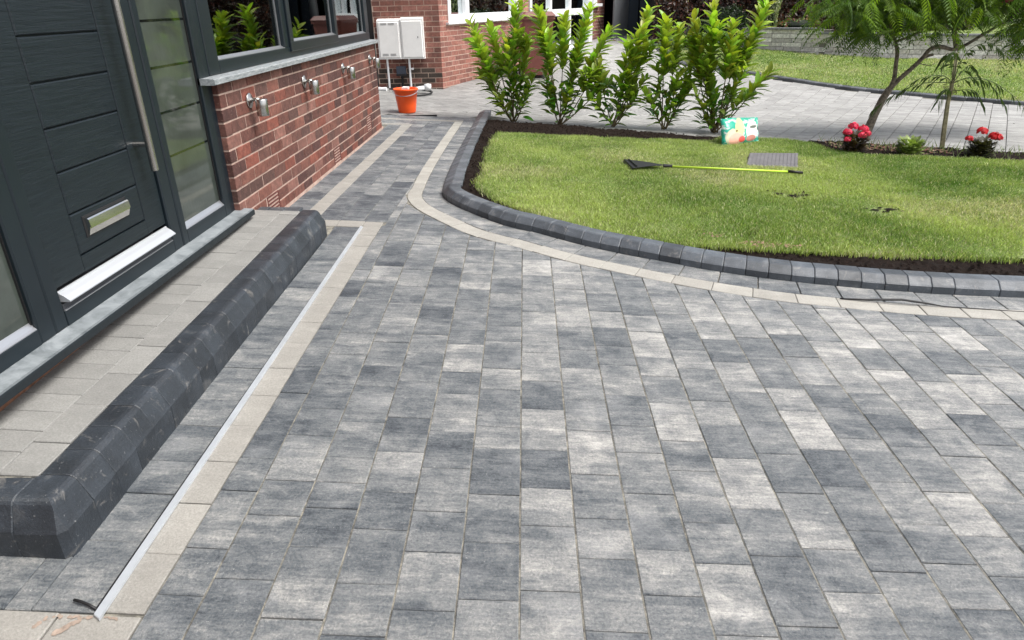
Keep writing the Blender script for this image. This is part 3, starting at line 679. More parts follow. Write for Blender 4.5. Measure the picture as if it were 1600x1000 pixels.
b.obj('interior', simple('dim_room', (.09, .09, .095), .9), house)
b = MB()
for x0, y0, y1 in ((-5.38, 5.2, 6.6),):
    b.box(-5.4, -5.3, y0, y0+.12, .9, 2.1); b.box(-5.4, -5.3, y1-.12, y1, .9, 2.1); b.box(-5.4, -5.3, y0, y1, .9, 1.03)
b.obj('inner_window_frame', M_white, house)
def panel(b, y0, y1, z0, z1, xb, xf, ch=.004):
    b.add([(xb,y0,z0),(xb,y1,z0),(xb,y1,z1),(xb,y0,z1),(xf-ch,y0,z0),(xf-ch,y1,z0),(xf-ch,y1,z1),(xf-ch,y0,z1),(xf,y0+ch,z0+ch),(xf,y1-ch,z0+ch),(xf,y1-ch,z1-ch),(xf,y0+ch,z1-ch)],
          [(4,5,9,8),(5,6,10,9),(6,7,11,10),(7,4,8,11),(8,9,10,11),(0,1,5,4),(1,2,6,5),(2,3,7,6),(3,0,4,7)])
# ---- door frame
b = MB(); TOP = 2.28
panel(b, 3.72, 3.788, .431, TOP, -1.84, FX, .004); panel(b, 3.791, 3.8465, .431, TOP, -1.84, FX-.004, .004)
panel(b, 3.116, 3.203, .431, TOP, -1.84, FX-.002, .006); panel(b, 3.208, 3.262, .431, TOP, -1.84, FX, .006)
panel(b, 2.122, 2.203, .431, TOP, -1.84, FX, .006); panel(b, 2.208, 2.276, .431, TOP, -1.84, FX-.002, .006)
panel(b, 3.262, 3.72, .431, .497, -1.84, FX-.001, .002); panel(b, 2.276, 3.116, .431, .489, -1.84, FX-.001, .002); panel(b, .6, 2.122, .431, .489, -1.84, FX-.001, .002)
panel(b, .6, 3.846, 2.20, 2.30, -1.84, FX-.0005, .002); panel(b, .55, .66, .431, TOP, -1.84, FX, .004)
dframe = b.obj('door_frame', M_frame, house)
def bead(y0, y1, z0, z1, xo, xi, name='glazing_bead', mat=M_silver, parent=dframe):
    b = MB(); h = (z1-z0)
    pr_ = [(xi, z0), (xo, z0), (xo, z0+.003), (xo+(xi-xo)*.3, z0+h*.3), (xo+(xi-xo)*.35, z0+h*.34), (xo+(xi-xo)*.8, z0+h*.85), (xi, z1)]
    n = len(pr_); b.add([(x, y0, z) for x, z in pr_]+[(x, y1, z) for x, z in pr_], [(i, i+1, n+i+1, n+i) for i in range(n-1)]+[tuple(range(n)), tuple(range(2*n-1, n-1, -1))])
    return b.obj(name, mat, parent)
bead(3.264, 3.718, .4975, .526, -1.7525, -1.774); bead(.66, 2.12, .4895, .517, -1.7525, -1.774)
for y0, y1 in ((3.262, 3.72), (.66, 2.122)):
    b = MB(); b.box(-1.79, -1.7735, y0, y1, .49, TOP); g = b.obj('frosted_pane', M_frost, dframe)
    b = MB()
    for k in range(5): zz = .853+.2005*k; b.box(-1.7732, -1.7727, y0+.003, y1-.003, zz-.0055, zz+.0055)
    b.obj('clear_line', M_clearline, dframe)
    b = MB(); b.box(-1.773, -1.766, y1-.006, y1, .5, TOP); b.obj('seal', M_black, dframe)
# ---- door leaf
DX = -1.766
b = MB(); panel(b, 2.281, 2.4685, .575, 2.2, -1.80, DX, .003); panel(b, 2.9525, 3.111, .575, 2.2, -1.80, DX, .003); b.box(-1.80, DX-.0002, 2.4685, 2.9525, .575, .6375); b.box(-1.805, DX-.013, 2.30, 3.10, .6, 2.2)
leaf = b.obj('front_door', M_door, house)
zs = [.642, .802, .96, 1.117, 1.273, 1.427, 1.584, 1.741, 1.898, 2.055, 2.2]
for a, c in zip(zs[:-1], zs[1:]):
    b = MB(); panel(b, 2.473, 2.948, a+.0008, c-.0045, -1.79, DX+.0005, .0045); b.obj('door_plank', M_door, leaf)
b = MB(); pr_ = [(-1.77, .5235), (-1.728, .5235), (-1.726, .528), (-1.745, .545), (-1.762, .556), (-1.765, .563), (-1.77, .563)]; n = len(pr_)
b.add([(x, 2.287, z) for x, z in pr_]+[(x, 3.106, z) for x, z in pr_], [(i, (i+1) % n, n+(i+1) % n, n+i) for i in range(n)]+[tuple(range(n)), tuple(range(2*n-1, n-1, -1))])
b.obj('weather_bar', M_thresh, leaf)
b = MB(); b.box(-1.80, -1.757, 2.28, 3.112, .489, .515); b.obj('threshold', simple('dark_metal', (.08, .085, .095), .35, .6), leaf)
b = MB(); b.box(-1.758, -1.7505, 2.28, 3.112, .4895, .4935); b.obj('threshold_edge', M_silver, leaf)
b = MB(); b.tube([(-1.698, 3.006, .851), (-1.698, 3.006, 2.05)], .0165, 20); h = b.obj('pull_handle', M_steel, leaf, smooth=False)
for z in (.965, 1.93):
    b = MB(); b.tube([(-1.768, 3.006, z), (-1.70, 3.006, z)], .0125, 14); b.obj('handle_mount', M_steel, h)
b = MB(); pr_ = [(-1.766, .700), (-1.757, .700), (-1.747, .727), (-1.7475, .7315), (-1.742, .7325), (-1.7455, .762), (-1.750, .767), (-1.755, .769), (-1.766, .769)]; n = len(pr_)
b.add([(x, 2.541, z) for x, z in pr_]+[(x, 2.829, z) for x, z in pr_], [(i, (i+1) % n, n+(i+1) % n, n+i) for i in range(n)]+[tuple(range(n)), tuple(range(2*n-1, n-1, -1))])
b.obj('letterplate', M_chrome, leaf)
b = MB(); panel(b, 2.532, 2.838, .692, .777, -1.7655, -1.7615, .002); b.obj('letterplate_backing', M_black, leaf)
# ---- door sill
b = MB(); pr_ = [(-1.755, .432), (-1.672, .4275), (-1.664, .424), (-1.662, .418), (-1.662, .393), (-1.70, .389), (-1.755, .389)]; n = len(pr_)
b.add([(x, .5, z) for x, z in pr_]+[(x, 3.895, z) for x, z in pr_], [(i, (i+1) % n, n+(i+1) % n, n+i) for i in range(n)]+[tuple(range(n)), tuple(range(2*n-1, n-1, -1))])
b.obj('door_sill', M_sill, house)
b = MB(); b.box(-1.80, -1.752, .5, 3.85, .2, .3885); b.obj('sill_bedding', simple('mortar_stained', (.21, .10, .06), .95, noise=.5, scale=18), house)
# ---- window
b = MB(); pr_ = [(-1.80, 1.170), (-1.683, 1.164), (-1.676, 1.160), (-1.676, 1.135), (-1.684, 1.133), (-1.80, 1.134)]; n = len(pr_)
b.add([(x, 3.72, z) for x, z in pr_]+[(x, 7.80, z) for x, z in pr_], [(i, (i+1) % n, n+(i+1) % n, n+i) for i in range(n)]+[tuple(range(n)), tuple(range(2*n-1, n-1, -1))])
def wsill():
    m, ns, ls, p = newmat('weathered_sill'); tc = N(ns, 'TexCoord'); mp = N(ns, 'Mapping'); mp.inputs['Scale'].default_value = (6, 1, 6); ls.new(tc.outputs['Object'], mp.inputs[0])
    t = N(ns, 'TexNoise', Scale=14., Detail=8., Roughness=.8); ls.new(mp.outputs[0], t.inputs[0])
    r = ramp(ns, ls, t.outputs[0], [(.35, (.10, .12, .13)), (.5, (.26, .28, .29)), (.68, (.44, .46, .47))]); ls.new(r.outputs[0], p.inputs['Base Color']); p.inputs['Roughness'].default_value = .5
    return m
wsl = b.obj('window_sill', wsill(), house)
b = MB(); panel(b, 3.8475, 3.985, 1.171, TOP, -1.84, FX+.0005, .004)
panel(b, 3.985, 7.745, 1.171, 1.238, -1.84, FX, .003); panel(b, 5.10, 5.19, 1.238, TOP, -1.84, FX-.001, .006); panel(b, 6.47, 6.51, 1.238, TOP, -1.84, FX-.001, .004)
panel(b, 7.60, 7.745, 1.238, TOP, -1.84, FX-.001, .006); panel(b, 3.985, 7.745, 2.2, 2.3, -1.84, FX-.0005, .003)
wf = b.obj('window_frame', M_frame, house)
b = MB(); SX = FX+.014
panel(b, 5.192, 6.468, 1.209, 1.272, -1.80, SX, .004); panel(b, 5.192, 5.262, 1.272, 2.19, -1.80, SX-.0005, .004); panel(b, 6.398, 6.468, 1.272, 2.19, -1.80, SX-.0005, .004); panel(b, 5.192, 6.468, 2.12, 2.19, -1.80, SX-.001, .004)
sash = b.obj('sash', M_frame, wf)
bead(3.987, 5.098, 1.2385, 1.256, -1.752, -1.784, parent=wf, mat=M_silver); bead(6.512, 7.598, 1.2385, 1.256, -1.752, -1.784, parent=wf, mat=M_silver); bead(5.264, 6.396, 1.2725, 1.288, SX-.002, -1.77, parent=wf, mat=M_silver)  # window beads coloured silver to paint the sky reflected on the frame
for y0, y1, z0 in ((3.985, 5.10, 1.238), (5.262, 6.398, 1.272), (6.51, 7.60, 1.238)):
    b = MB(); b.box(-1.792, -1.786, y0, y1, z0, 2.2) if y0 != 5.262 else b.box(-1.78, -1.774, y0, y1, z0, 2.15); b.obj('pane', M_glass, wf)
    b = MB(); xx = -1.784 if y0 != 5.262 else -1.772; b.box(xx-.001, xx+.004, y1-.014, y1-.001, z0+.01, 2.18); b.obj('glazing_bead', M_silver, wf)
# ---- wall lights
LB = ['nearest the front door, first of four', 'second from the front door', 'third from the front door', 'at the far end of the brick wall']
for i, y in enumerate((4.235, 5.30, 6.42, 7.49)):
    t = thing('wall_light', 'steel wall downlight under the window sill, '+LB[i], 'wall light', (WX, y, .99), 'steel wall lights under the window')
    b = MB(); n = 24; vs = []; fs = []
    prof = [(0, .0), (.044, 0), (.044, .008), (.041, .011), (.020, .013), (.016, .02), (0, .021)]
    for r, d in prof:
        for k in range(n): a = 2*math.pi*k/n; vs.append((WX+d, y+r*math.cos(a), .995+r*math.sin(a)))
    for q in range(len(prof)-1):
        for k in range(n): fs.append((q*n+k, q*n+(k+1) % n, (q+1)*n+(k+1) % n, (q+1)*n+k))
    b.add(vs, fs); b.obj('wall_plate', M_steel, t, smooth=True)
    b = MB(); b.tube([(WX+.02, y, .998), (WX+.066, y, 1.000)], .010, 12); b.obj('arm', M_steel, t, smooth=True)
    b = MB(); b.lathe([(0, 0), (.033, 0), (.0355, .003), (.0355, .093), (.033, .097), (0, .098)], 24, (WX+.075, y, .905)); o = b.obj('lamp_body', M_steel, t, smooth=False)
    o.data.polygons.foreach_set('use_smooth', [True]*len(o.data.polygons))
    b = MB(); b.lathe([(0, 0), (.029, 0)], 20, (WX+.075, y, .9045)); b.obj('lens', M_clearline, t)
# ================================================================== NEIGHBOUR HOUSE
K = Vector((-1.5, 11.5, 0)); Dd = Vector((.393, .9195, 0)); Nn = Vector((.9195, -.393, 0))
def FP(s, o, z): q = K+Dd*s+Nn*o; return (q.x, q.y, z)
def fbox(b, s0, s1, o0, o1, z0, z1, col=None):
    b.add([FP(s0,o0,z0),FP(s1,o0,z0),FP(s1,o1,z0),FP(s0,o1,z0),FP(s0,o0,z1),FP(s1,o0,z1),FP(s1,o1,z1),FP(s0,o1,z1)],
          [(0,3,2,1),(4,5,6,7),(0,1,5,4),(1,2,6,5),(2,3,7,6),(3,0,4,7)], col)
nh = thing('neighbour_house', 'neighbouring brick house behind the shrubs with white window and white glazed porch', 'house', (-1, 12.5, gz(-1, 12.5)))
NB = [(.19, .078, .058), (.22, .09, .068), (.155, .066, .052), (.25, .11, .085)]
b = MB(); b.box(-2.52, -1.5015, 11.5005, 11.9, .0, 3.2); fw = b.obj('front_wall', M_mortar_far, nh)
b = MB(); fbox(b, 0.01, .28, -.3, -.0016, 0, 3.2); fbox(b, .28, 2.91, -.3, -.0019, 0, 1.2); fbox(b, 2.91, 3.42, -.3, -.0016, 0, 3.2); fbox(b, .28, 2.91, -.3, -.004, 2.4, 3.2)
sw = b.obj('side_wall', M_mortar_far, nh)
nb = MB()
for r in range(0, 31):
    z0 = .13+.075*r; z1 = z0+.065; off = .1125*(r % 2); x = -1.5-.0
    dark = z0 < .52
    while x > -2.5:
        w = .1025 if (x == -1.5 and r % 2) else .215
        x0 = max(x-w, -2.52)
        col = rc(brnd.choice(NB), .15, brnd)
        if dark and brnd.random() < .85: col = rc((.055, .042, .034), .25, brnd)
        if z0 < 1.75:
            b = MB(); b.box(x0, x, 11.498+brnd.uniform(-.0015, .0015), 11.6, z0, z1); b.obj('brick', M_brick, fw, origin=((x0+x)/2, 11.5, z0), color=col)
        else: nb.box(x0, x, 11.4985, 11.6, z0, z1, col)
        x = x0-.01
    s = .006
    while s < 3.42:
        w = .215 if r % 2 else .1025
        if s > .02: w = .215
        e = min(s+w, 3.42); col = rc(brnd.choice(NB), .15, brnd); col = tuple(c*1.25 for c in col)  # angled wall bricks painted paler to show its better lit side
        if z0 < .28 and brnd.random() < .5: col = rc((.12, .1, .08), .2, brnd)
        skip = (e > .30 and s < 2.89 and z1 > 1.2)
        if skip and s < .28: e = .275; skip = False
        elif skip and e > 2.92: s = 2.92; skip = False
        if not skip:
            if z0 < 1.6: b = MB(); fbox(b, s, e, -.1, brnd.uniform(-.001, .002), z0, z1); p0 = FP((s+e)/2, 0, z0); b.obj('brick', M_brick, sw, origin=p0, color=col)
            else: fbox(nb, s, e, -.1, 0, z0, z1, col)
        s = e+.01
for r in range(0, 20):
    z0 = .45+.075*r; s = 7.085-(.1125 if r % 2 else 0)
    while s < 8.12:
        e = min(s+.215, 8.12); s_ = max(s, 7.085); 
        if e-s_ > .02: fbox(nb, s_, e, -.1, .001, z0, z0+.065, rc(brnd.choice(NB), .12, brnd))
        s = e+.01
b = MB(); fbox(b, 7.082, 8.118, -.3, -.001, .2, 3.2); fbox(b, 3.42, 8.118, -.3, -.004, 2.5, 3.2); b.obj('end_pier', M_mortar_far, nh)
stuff(nb.obj('small_bricks', M_brick_s, nh))
def nbr_window():
    b = MB(); F = lambda *a: fbox(b, *a)
    F(.20, 2.97, -.05, .055, 1.195, 1.222); F(.28, 2.91, -.06, .012, 1.222, 1.27)
    for s0, s1 in ((.28, .37), (.86, .98), (2.80, 2.91)): F(s0, s1, -.06, .01, 1.27, 2.4)
    F(.37, 2.8, -.06, .008, 1.27, 1.335)
    w = b.obj('window', M_white, nh)
    b = MB(); F = lambda *a: fbox(b, *a)
    z = 1.40
    for s0, s1 in ((.37, .86), (.98, 1.40), (1.40, 2.08), (2.08, 2.8)):
        F(s0, s0+.045, -.12, -.07, 1.335, 2.4); F(s1-.045, s1, -.12, -.07, 1.335, 2.4); F(s0, s1, -.12, -.071, 1.335, 1.385)
        for k in range(14):
            zz = 1.415+.068*k; F(s0+.045, s1-.045, -.14, -.08, zz, zz+.02)
    b.obj('shutter', M_white, w)
    b = MB(); F = lambda *a: fbox(b, *a); F(.37, 2.8, -.066, -.063, 1.33, 2.4); b.obj('pane', M_glass, w)
    b = MB(); F = lambda *a: fbox(b, *a); F(.28, 2.9, -.6, -.55, 1.2, 2.4); b.obj('room', M_void, w)
nbr_window()
b = MB(); F = lambda *a: fbox(b, *a)
F(3.43, 7.08, -.06, .03, 1.205, 1.335); F(3.43, 3.53, -.06, .03, .55, 2.5); F(6.82, 7.08, -.06, .06, .52, 2.5)
for s in (4.47, 5.60): F(s, s+.09, -.06, .028, .55, 2.5)
F(3.43, 7.08, -.06, .05, .44, .56); F(7.0, 7.6, -.02, .12, 1.36, 1.42); F(7.0, 7.25, -.02, .1, 1.42, 2.5)
porch = b.obj('glazed_porch', M_white, nh)
b = MB(); F = lambda *a: fbox(b, *a); F(3.5, 6.9, -.03, -.025, .56, 2.4); b.obj('pane', M_glass, porch)
b = MB(); F = lambda *a: fbox(b, *a); F(3.4, 7.1, -1.3, -1.25, .4, 2.5); F(3.4, 7.1, -1.3, -.1, .38, .42); b.obj('porch_interior', simple('porch_dark', (.05, .035, .03), .8), porch)
b = MB(); F = lambda *a: fbox(b, *a); F(4.75, 5.45, -.5, -.45, 1.36, 1.5); F(5.75, 6.4, -.5, -.45, 1.39, 1.5); F(5.0, 5.6, -.4, -.3, .6, .78)
b.obj('interior_blind', M_white, porch)
# meter boxes, pipes
MBX = [(-2.452, -2.10, 'left', 'left of two white meter boxes on the brick wall, with small vents top and bottom'), (-2.092, -1.742, 'right', 'right of two white meter boxes on the brick wall, with a keyhole')]
for i, (x0, x1, _, lab) in enumerate(MBX):
    t = thing('meter_box', lab, 'meter box', ((x0+x1)/2, 11.5, .72), 'white meter boxes on the neighbour wall')
    z0, z1 = (.72, 1.285) if i == 0 else (.72, 1.30)
    b = MB(); b.add([(x0,11.5,z0),(x1,11.5,z0),(x1,11.5,z1+.015),(x0,11.5,z1+.015),(x0,11.395,z0),(x1,11.395,z0),(x1,11.395,z1-.012),(x0,11.395,z1-.012)], [(4,5,6,7),(0,4,7,3),(5,1,2,6),(7,6,2,3),(0,1,5,4)])
    b.obj('casing', M_box, t)
    b = MB(); yy = 11.394
    def ypanel(b, xa, xb, za, zb, y0, y1, ch): b.add([(xa,y0,za),(xb,y0,za),(xb,y0,zb),(xa,y0,zb),(xa+ch,y1,za+ch),(xb-ch,y1,za+ch),(xb-ch,y1,zb-ch),(xa+ch,y1,zb-ch)], [(0,1,5,4),(1,2,6,5),(2,3,7,6),(3,0,4,7),(4,5,6,7)])
    ypanel(b, x0+.018, x1-.018, z0+.022, z1-.035, yy, yy-.012, .008); door = b.obj('box_door', M_box, t)
    if i == 0:
        b = MB()
        for zz in (z0+.05, z1-.075):
            for xa in (x0+.06, x0+.18):
                for k in range(4): b.box(xa, xa+.09, yy-.0135, yy-.0122, zz+k*.009, zz+k*.009+.004)
        b.obj('vent_slots', simple('slot_grey', (.22, .22, .22), .7), door)
    else:
        b = MB(); b.box(x1-.09, x1-.08, yy-.0145, yy-.012, 1.02, 1.045); b.obj('keyhole', M_black, door)
for i, (x, lab) in enumerate(((-2.345, 'white gas pipe below the left meter box'), (-2.0, 'white pipe with a side tap below the right meter box'))):
    b = MB(); b.tube([(x, 11.45, .24), (x, 11.45, .725)], .017, 12)
    if i: b.tube([(x, 11.45, .57), (x+.045, 11.45, .57)], .009, 8); b.box(x+.03, x+.06, 11.43, 11.47, .555, .585)
    tag(b.obj('gas_pipe', M_white, smooth=False), lab, 'pipe', 'white pipes below the meter boxes')
t = thing('junction_box', 'dark blue grey box on the wall between the two white pipes', 'junction box', (-2.13, 11.45, .5))
b = MB(); b.box(-2.205, -2.065, 11.40, 11.5, .475, .61); b.obj('casing', simple('dark_blue_plastic', (.035, .045, .065), .5), t)
b = MB(); b.box(-2.21, -2.06, 11.392, 11.4, .47, .50); b.box(-2.15, -2.12, 11.46, 11.5, .3, .475); b.obj('lower_cover', M_black, t)
t = thing('alley_shade', 'black boards standing in for the shade in the gap between the two houses', 'shade panel', (-3, 11.5, .28))  # black boards added to stand for the shade in the alley opening
b = MB()
for k in range(9): b.box(-3.5+k*.108, -3.5+k*.108+.102, 11.5, 11.53, .3, 3.2); 
b.obj('shade_boards', simple('alley_shade_black', (.008, .009, .010), .7), t)
b = MB(); b.box(-3.5, -2.53, 11.53, 11.58, .5, .62); b.box(-3.5, -2.53, 11.53, 11.58, 1.7, 1.82); b.obj('shade_rail', M_black, t)
b = MB(); b.tube([(-2.55, 11.22, .30), (-2.34, 11.18, .30)], .03, 10); tag(b.obj('plastic_pipe', M_white), 'short white plastic pipe lying on the ground by the shaded alley', 'pipe')
# garage end beyond the porch
gar = thing('garage', 'dark open garage end with grey door leaf beyond the brick pier', 'garage', (2, 18.8, gz(2, 18.8)))
b = MB(); p1 = FP(8.12, -.2, 0); b.box(1.4, 3.2, 21.0, 21.1, .3, 3.2); b.box(3.15, 3.2, 19.2, 21, .3, 3.2); b.box(1.3, 1.4, 19.5, 21, .3, 3.2); b.box(1.3, 3.2, 19.0, 21.1, 3.0, 3.1); b.obj('garage_wall', M_void, gar)
b = MB(); b.add([(1.86, 18.5, .55), (2.32, 19.5, .62), (2.32, 19.5, 3.1), (1.86, 18.5, 3.1), (1.89, 18.47, .55), (2.35, 19.47, .62), (2.35, 19.47, 3.1), (1.89, 18.47, 3.1)], [(0,1,2,3), (7,6,5,4), (0,4,5,1), (0,3,7,4), (1,5,6,2)])
gl = b.obj('door_leaf', simple('grey_door_paint', (.17, .18, .19), .5, noise=.15, scale=2), gar)
b = MB(); b.box(2.3, 2.62, 19.6, 19.7, .5, 3.1); b.box(2.62, 3.2, 19.3, 19.4, .5, 3.1); b.obj('side_wall', simple('slate_blue_boards', (.022, .032, .045), .7), gar)
b = MB(); b.tube([(1.70, 18.62, .62), (1.48, 18.55, 1.15)], .012, 6); bro = b.obj('broom', simple('dark_wood', (.03, .02, .015), .7)); tag(bro, 'dark broom leaning in the garage opening beside the grey door leaf', 'broom')
b = MB(); b.tube([(1.48, 18.549, 1.151), (1.33, 18.50, 1.52)], .0125, 6); b.obj('broom_handle', simple('bare_wood', (.42, .2, .1), .7), bro)
b = MB(); b.box(1.78, 1.93, 18.2, 18.33, .53, .6); b.box(1.88, 2.02, 18.08, 18.2, .52, .57); b.box(1.75, 1.85, 18.05, 18.15, .52, .56); tag(b.obj('rubble', simple('pink_clay', (.4, .2, .16), .9)), 'small heap of pinkish broken brick on the drive by the garage', 'rubble')
# bin
bn = thing('wheelie_bin', 'maroon wheelie bin standing by the neighbour house behind the shrubs', 'bin', (-.05, 12.95, gz(-.05, 12.95)))
bz = gz(-.05, 12.95)
def taper(b, cx, cy, z0, z1, w0, d0, w1, d1, rot=.25, nn=5, r=.05):
    vs = []; 
    for z, w, d in ((z0, w0, d0), (z1, w1, d1)):
        ring = []
        for qx, qy, a0 in ((1, 1, 0), (-1, 1, 90), (-1, -1, 180), (1, -1, 270)):
            for k in range(nn):
                a = R_(a0+90*k/(nn-1)); x, y = qx*(w/2-r)+r*math.cos(a), qy*(d/2-r)+r*math.sin(a)
                ring.append((cx+x*math.cos(rot)-y*math.sin(rot), cy+x*math.sin(rot)+y*math.cos(rot), z))
        vs += ring
    n = 4*nn; b.add(vs, [(i, (i+1) % n, n+(i+1) % n, n+i) for i in range(n)]+[tuple(range(n-1, -1, -1)), tuple(range(n, 2*n))])
b = MB(); taper(b, -.05, 12.95, bz+.04, bz+.95, .44, .48, .56, .62); b.obj('bin_body', M_bin, bn)
b = MB(); taper(b, -.05, 12.95, bz+.93, bz+.985, .60, .66, .60, .66); b.obj('rim', M_bin, bn)
b = MB(); taper(b, -.05, 12.95, bz+.985, bz+1.05, .62, .70, .50, .58); b.obj('lid', M_bin, bn)
for sx in (-.27, .22):
    b = MB(); b.tube([(-.05+sx, 13.15, bz+.10), (-.05+sx+.05, 13.16, bz+.10)], .10, 16); b.obj('wheel', M_black, bn)
b = MB(); b.tube([(-.42, 12.98, bz+.10), (-.36, 12.97, bz+.10)], .09, 16); b.obj('wheel', M_black, bn)
# ================================================================== OLD DRIVE BEYOND
FD = [(-2.6, 8.86), (-.76, 8.86), (-.74, 9.12), (-.5, 9.1), (-.45, 8.62), (.3, 8.5), (1.06, 8.3), (2.08, 8.0), (3.27, 7.95), (3.94, 7.72), (4.96, 7.15), (6.5, 6.4), (9, 5.0), (9, 9), (7.9, 9.9), (7.05, 10.45), (6.5, 11.1), (5.57, 11.72), (4.95, 12.27), (4.17, 13.23), (3.66, 14.0), (3.1, 14.5), (2.85, 15.1), (2.75, 16.2), (2.7, 19.6), (1.3, 19.6), (1.2, 17.9), (-1.5, 11.5), (-3.6, 11.5)]
fdr = struct(grid_sheet('far_driveway', simple('dark_joint', (.13, .125, .11), .95, noise=.3, scale=6), [-4, -3, -2, -1, 0, 1, 2, 3, 4, 5, 6, 7, 8, 9, 10], [4.6, 8.6, 8.9, 9.4, 10, 11.2, 12, 13, 14, 16, 18, 20], lambda x, y: gz(x, y)-.009 if y > 8.5 or x > 2.9 else gz(x, y)-.08))
th = R_(31.5); ax, ay = math.sin(th), math.cos(th)      # courses run away to the right
fr = random.Random(5); fb = []
for i in range(-60, 70):
    q = i*.187; v = -14+fr.uniform(0, .2)
    while v < 24:
        l = fr.choice([.16, .21, .21, .26]); c = v+l/2
        x = q*ay+c*ax; y = -q*ax+c*ay
        if 4.5 < y < 20 and inside(FD, x, y):
            P = []
            for a, b_ in ((-.0905, -l/2+.002), (.0905, -l/2+.002), (.0905, l/2-.002), (-.0905, l/2-.002)):
                P.append((x+a*ay+b_*ax, y-a*ax+b_*ay))
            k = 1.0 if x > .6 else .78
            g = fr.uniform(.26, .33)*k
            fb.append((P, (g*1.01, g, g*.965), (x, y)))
        v += l
fb.sort(key=lambda q: math.hypot(*q[2]) + (0 if in_view(q[2][0], q[2][1], 0, .02) else 50))
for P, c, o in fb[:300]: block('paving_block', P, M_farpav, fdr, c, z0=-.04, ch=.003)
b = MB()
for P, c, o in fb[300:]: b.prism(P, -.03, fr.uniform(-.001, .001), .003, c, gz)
stuff(b.obj('distant_paving_blocks', M_farpav_s, fdr)); print('far blocks', len(fb))
FK = Path([(2.72, 19), (2.74, 16.2), (2.84, 15.1), (3.08, 14.52), (3.64, 14.08), (4.17, 13.28), (4.95, 12.31), (5.57, 11.78), (6.5, 11.15), (7.05, 10.5), (7.9, 9.95), (9.5, 8.9)])
fk = thing('far_kerb', 'low charcoal kerb along the far lawn beyond the pale drive', 'kerb', (5, 12.3, gz(5, 12.3)))
t = 0
while t < FK.len-.05:
    e = min(t+.205, FK.len); b = MB()
    P = [FK.at(t+.002, 0), FK.at(e-.002, 0), FK.at(e-.002, -.13), FK.at(t+.002, -.13)]
    P = P if True else P
    b.prism(P, -.05, .045+rnd.uniform(-.003, .003), .008, zf=gz); g = rnd.uniform(.06, .10)
    b.obj('kerb_block', M_kerb, fk, origin=(*FK.at((t+e)/2, 0), gz(*FK.at(t, 0))), color=(g, g*1.08, g*1.2)); t = e
# ================================================================== LAWN AND BEDS
nrng = np.random.RandomState(2)
kb = [KP.at(KP.len*i/60, -.12) for i in range(61)]
bed_poly = [p for p in kb if p[1] < 9.0]+[(9, 3.9), (9, 5.1), (6.5, 6.45), (4.96, 6.98), (3.94, 7.5), (3.27, 7.78), (2.08, 7.8), (1.06, 8.08), (.3, 8.3), (-.62, 8.45)]
def poly_sheet(name, mat, poly, zf, step=.06, xr=None, yr=None, parent=None):
    xs = [p[0] for p in poly]; ys = [p[1] for p in poly]
    X = np.arange(min(xs), max(xs)+step, step); Y = np.arange(min(ys), max(ys)+step, step)
    idx = {}; b = MB()
    ins = [[inside(poly, x, y) for y in Y] for x in X]
    def vid(i, j):
        if (i, j) not in idx: idx[(i, j)] = len(b.v); b.v.append((X[i], Y[j], zf(X[i], Y[j])))
        return idx[(i, j)]
    for i in range(len(X)-1):
        for j in range(len(Y)-1):
            if ins[i][j] and ins[i+1][j] and ins[i][j+1] and ins[i+1][j+1]:
                b.f.append((vid(i, j), vid(i+1, j), vid(i+1, j+1), vid(i, j+1)))
    return b.obj(name, mat, parent)
h1 = lambda x, y: math.sin(x*7.3+y*3.1)*.004+math.sin(x*2.1-y*5.7)*.004
soil = stuff(poly_sheet('flower_bed_soil', M_soil, bed_poly, lambda x, y: gz(x, y)+.044+h1(x*2, y*2)+nrng.uniform(-.009, .009), .028))
tag(soil, 'dark brown soil border round the front lawn inside the kerb', 'soil')
lawn_poly = [(-.43, 7.5), (.2, 7.44), (1.0, 7.45), (1.85, 7.43), (2.0, 7.74), (2.7, 7.74), (2.95, 7.6), (2.97, 7.25), (3.2, 7.02), (3.77, 6.84), (4.52, 6.59), (6.3, 5.95), (9, 4.9), (9, 4.2), (7, 4.04), (4, 3.97), (2.86, 3.945), (2.11, 3.93), (1.74, 3.94), (1.36, 3.955), (1.05, 3.965), (.87, 3.98), (.45, 4.14), (.12, 4.34), (-.1, 4.53), (-.28, 4.76), (-.38, 4.95), (-.46, 5.13), (-.47, 5.4), (-.44, 5.67), (-.465, 6.44), (-.45, 7.0)]
lz = lambda x, y: gz(x, y)+.056+h1(x, y)
lawn = struct(poly_sheet('lawn', M_lawn, lawn_poly, lz, .05))
far_lawn_poly = [FK.at(FK.len*i/40, -.12) for i in range(41)]+[(16, 8.9), (16, 13.6), (13, 14.2), (9.4, 14.6), (8.16, 14.82), (7.24, 15.0), (6.17, 15.55), (5.45, 16.2), (4.7, 16.8), (4.5, 19), (2.85, 19)]
far_lawn = struct(poly_sheet('far_lawn', M_lawn, far_lawn_poly, lambda x, y: gz(x, y)+.03, .12))
G_A, G_B = np.array([.09, .185, .022]), np.array([.42, .50, .175])
def vnoise(x, y, s, seed):
    r = np.random.RandomState(seed); g = r.rand(64, 64); x = x*s+100; y = y*s+100
    xi = np.floor(x).astype(int); yi = np.floor(y).astype(int); fx = x-xi; fy = y-yi; fx = fx*fx*(3-2*fx); fy = fy*fy*(3-2*fy)
    a = g[xi % 64, yi % 64]; b_ = g[(xi+1) % 64, yi % 64]; c = g[xi % 64, (yi+1) % 64]; d = g[(xi+1) % 64, (yi+1) % 64]
    return (a*(1-fx)+b_*fx)*(1-fy)+(c*(1-fx)+d*fx)*fy
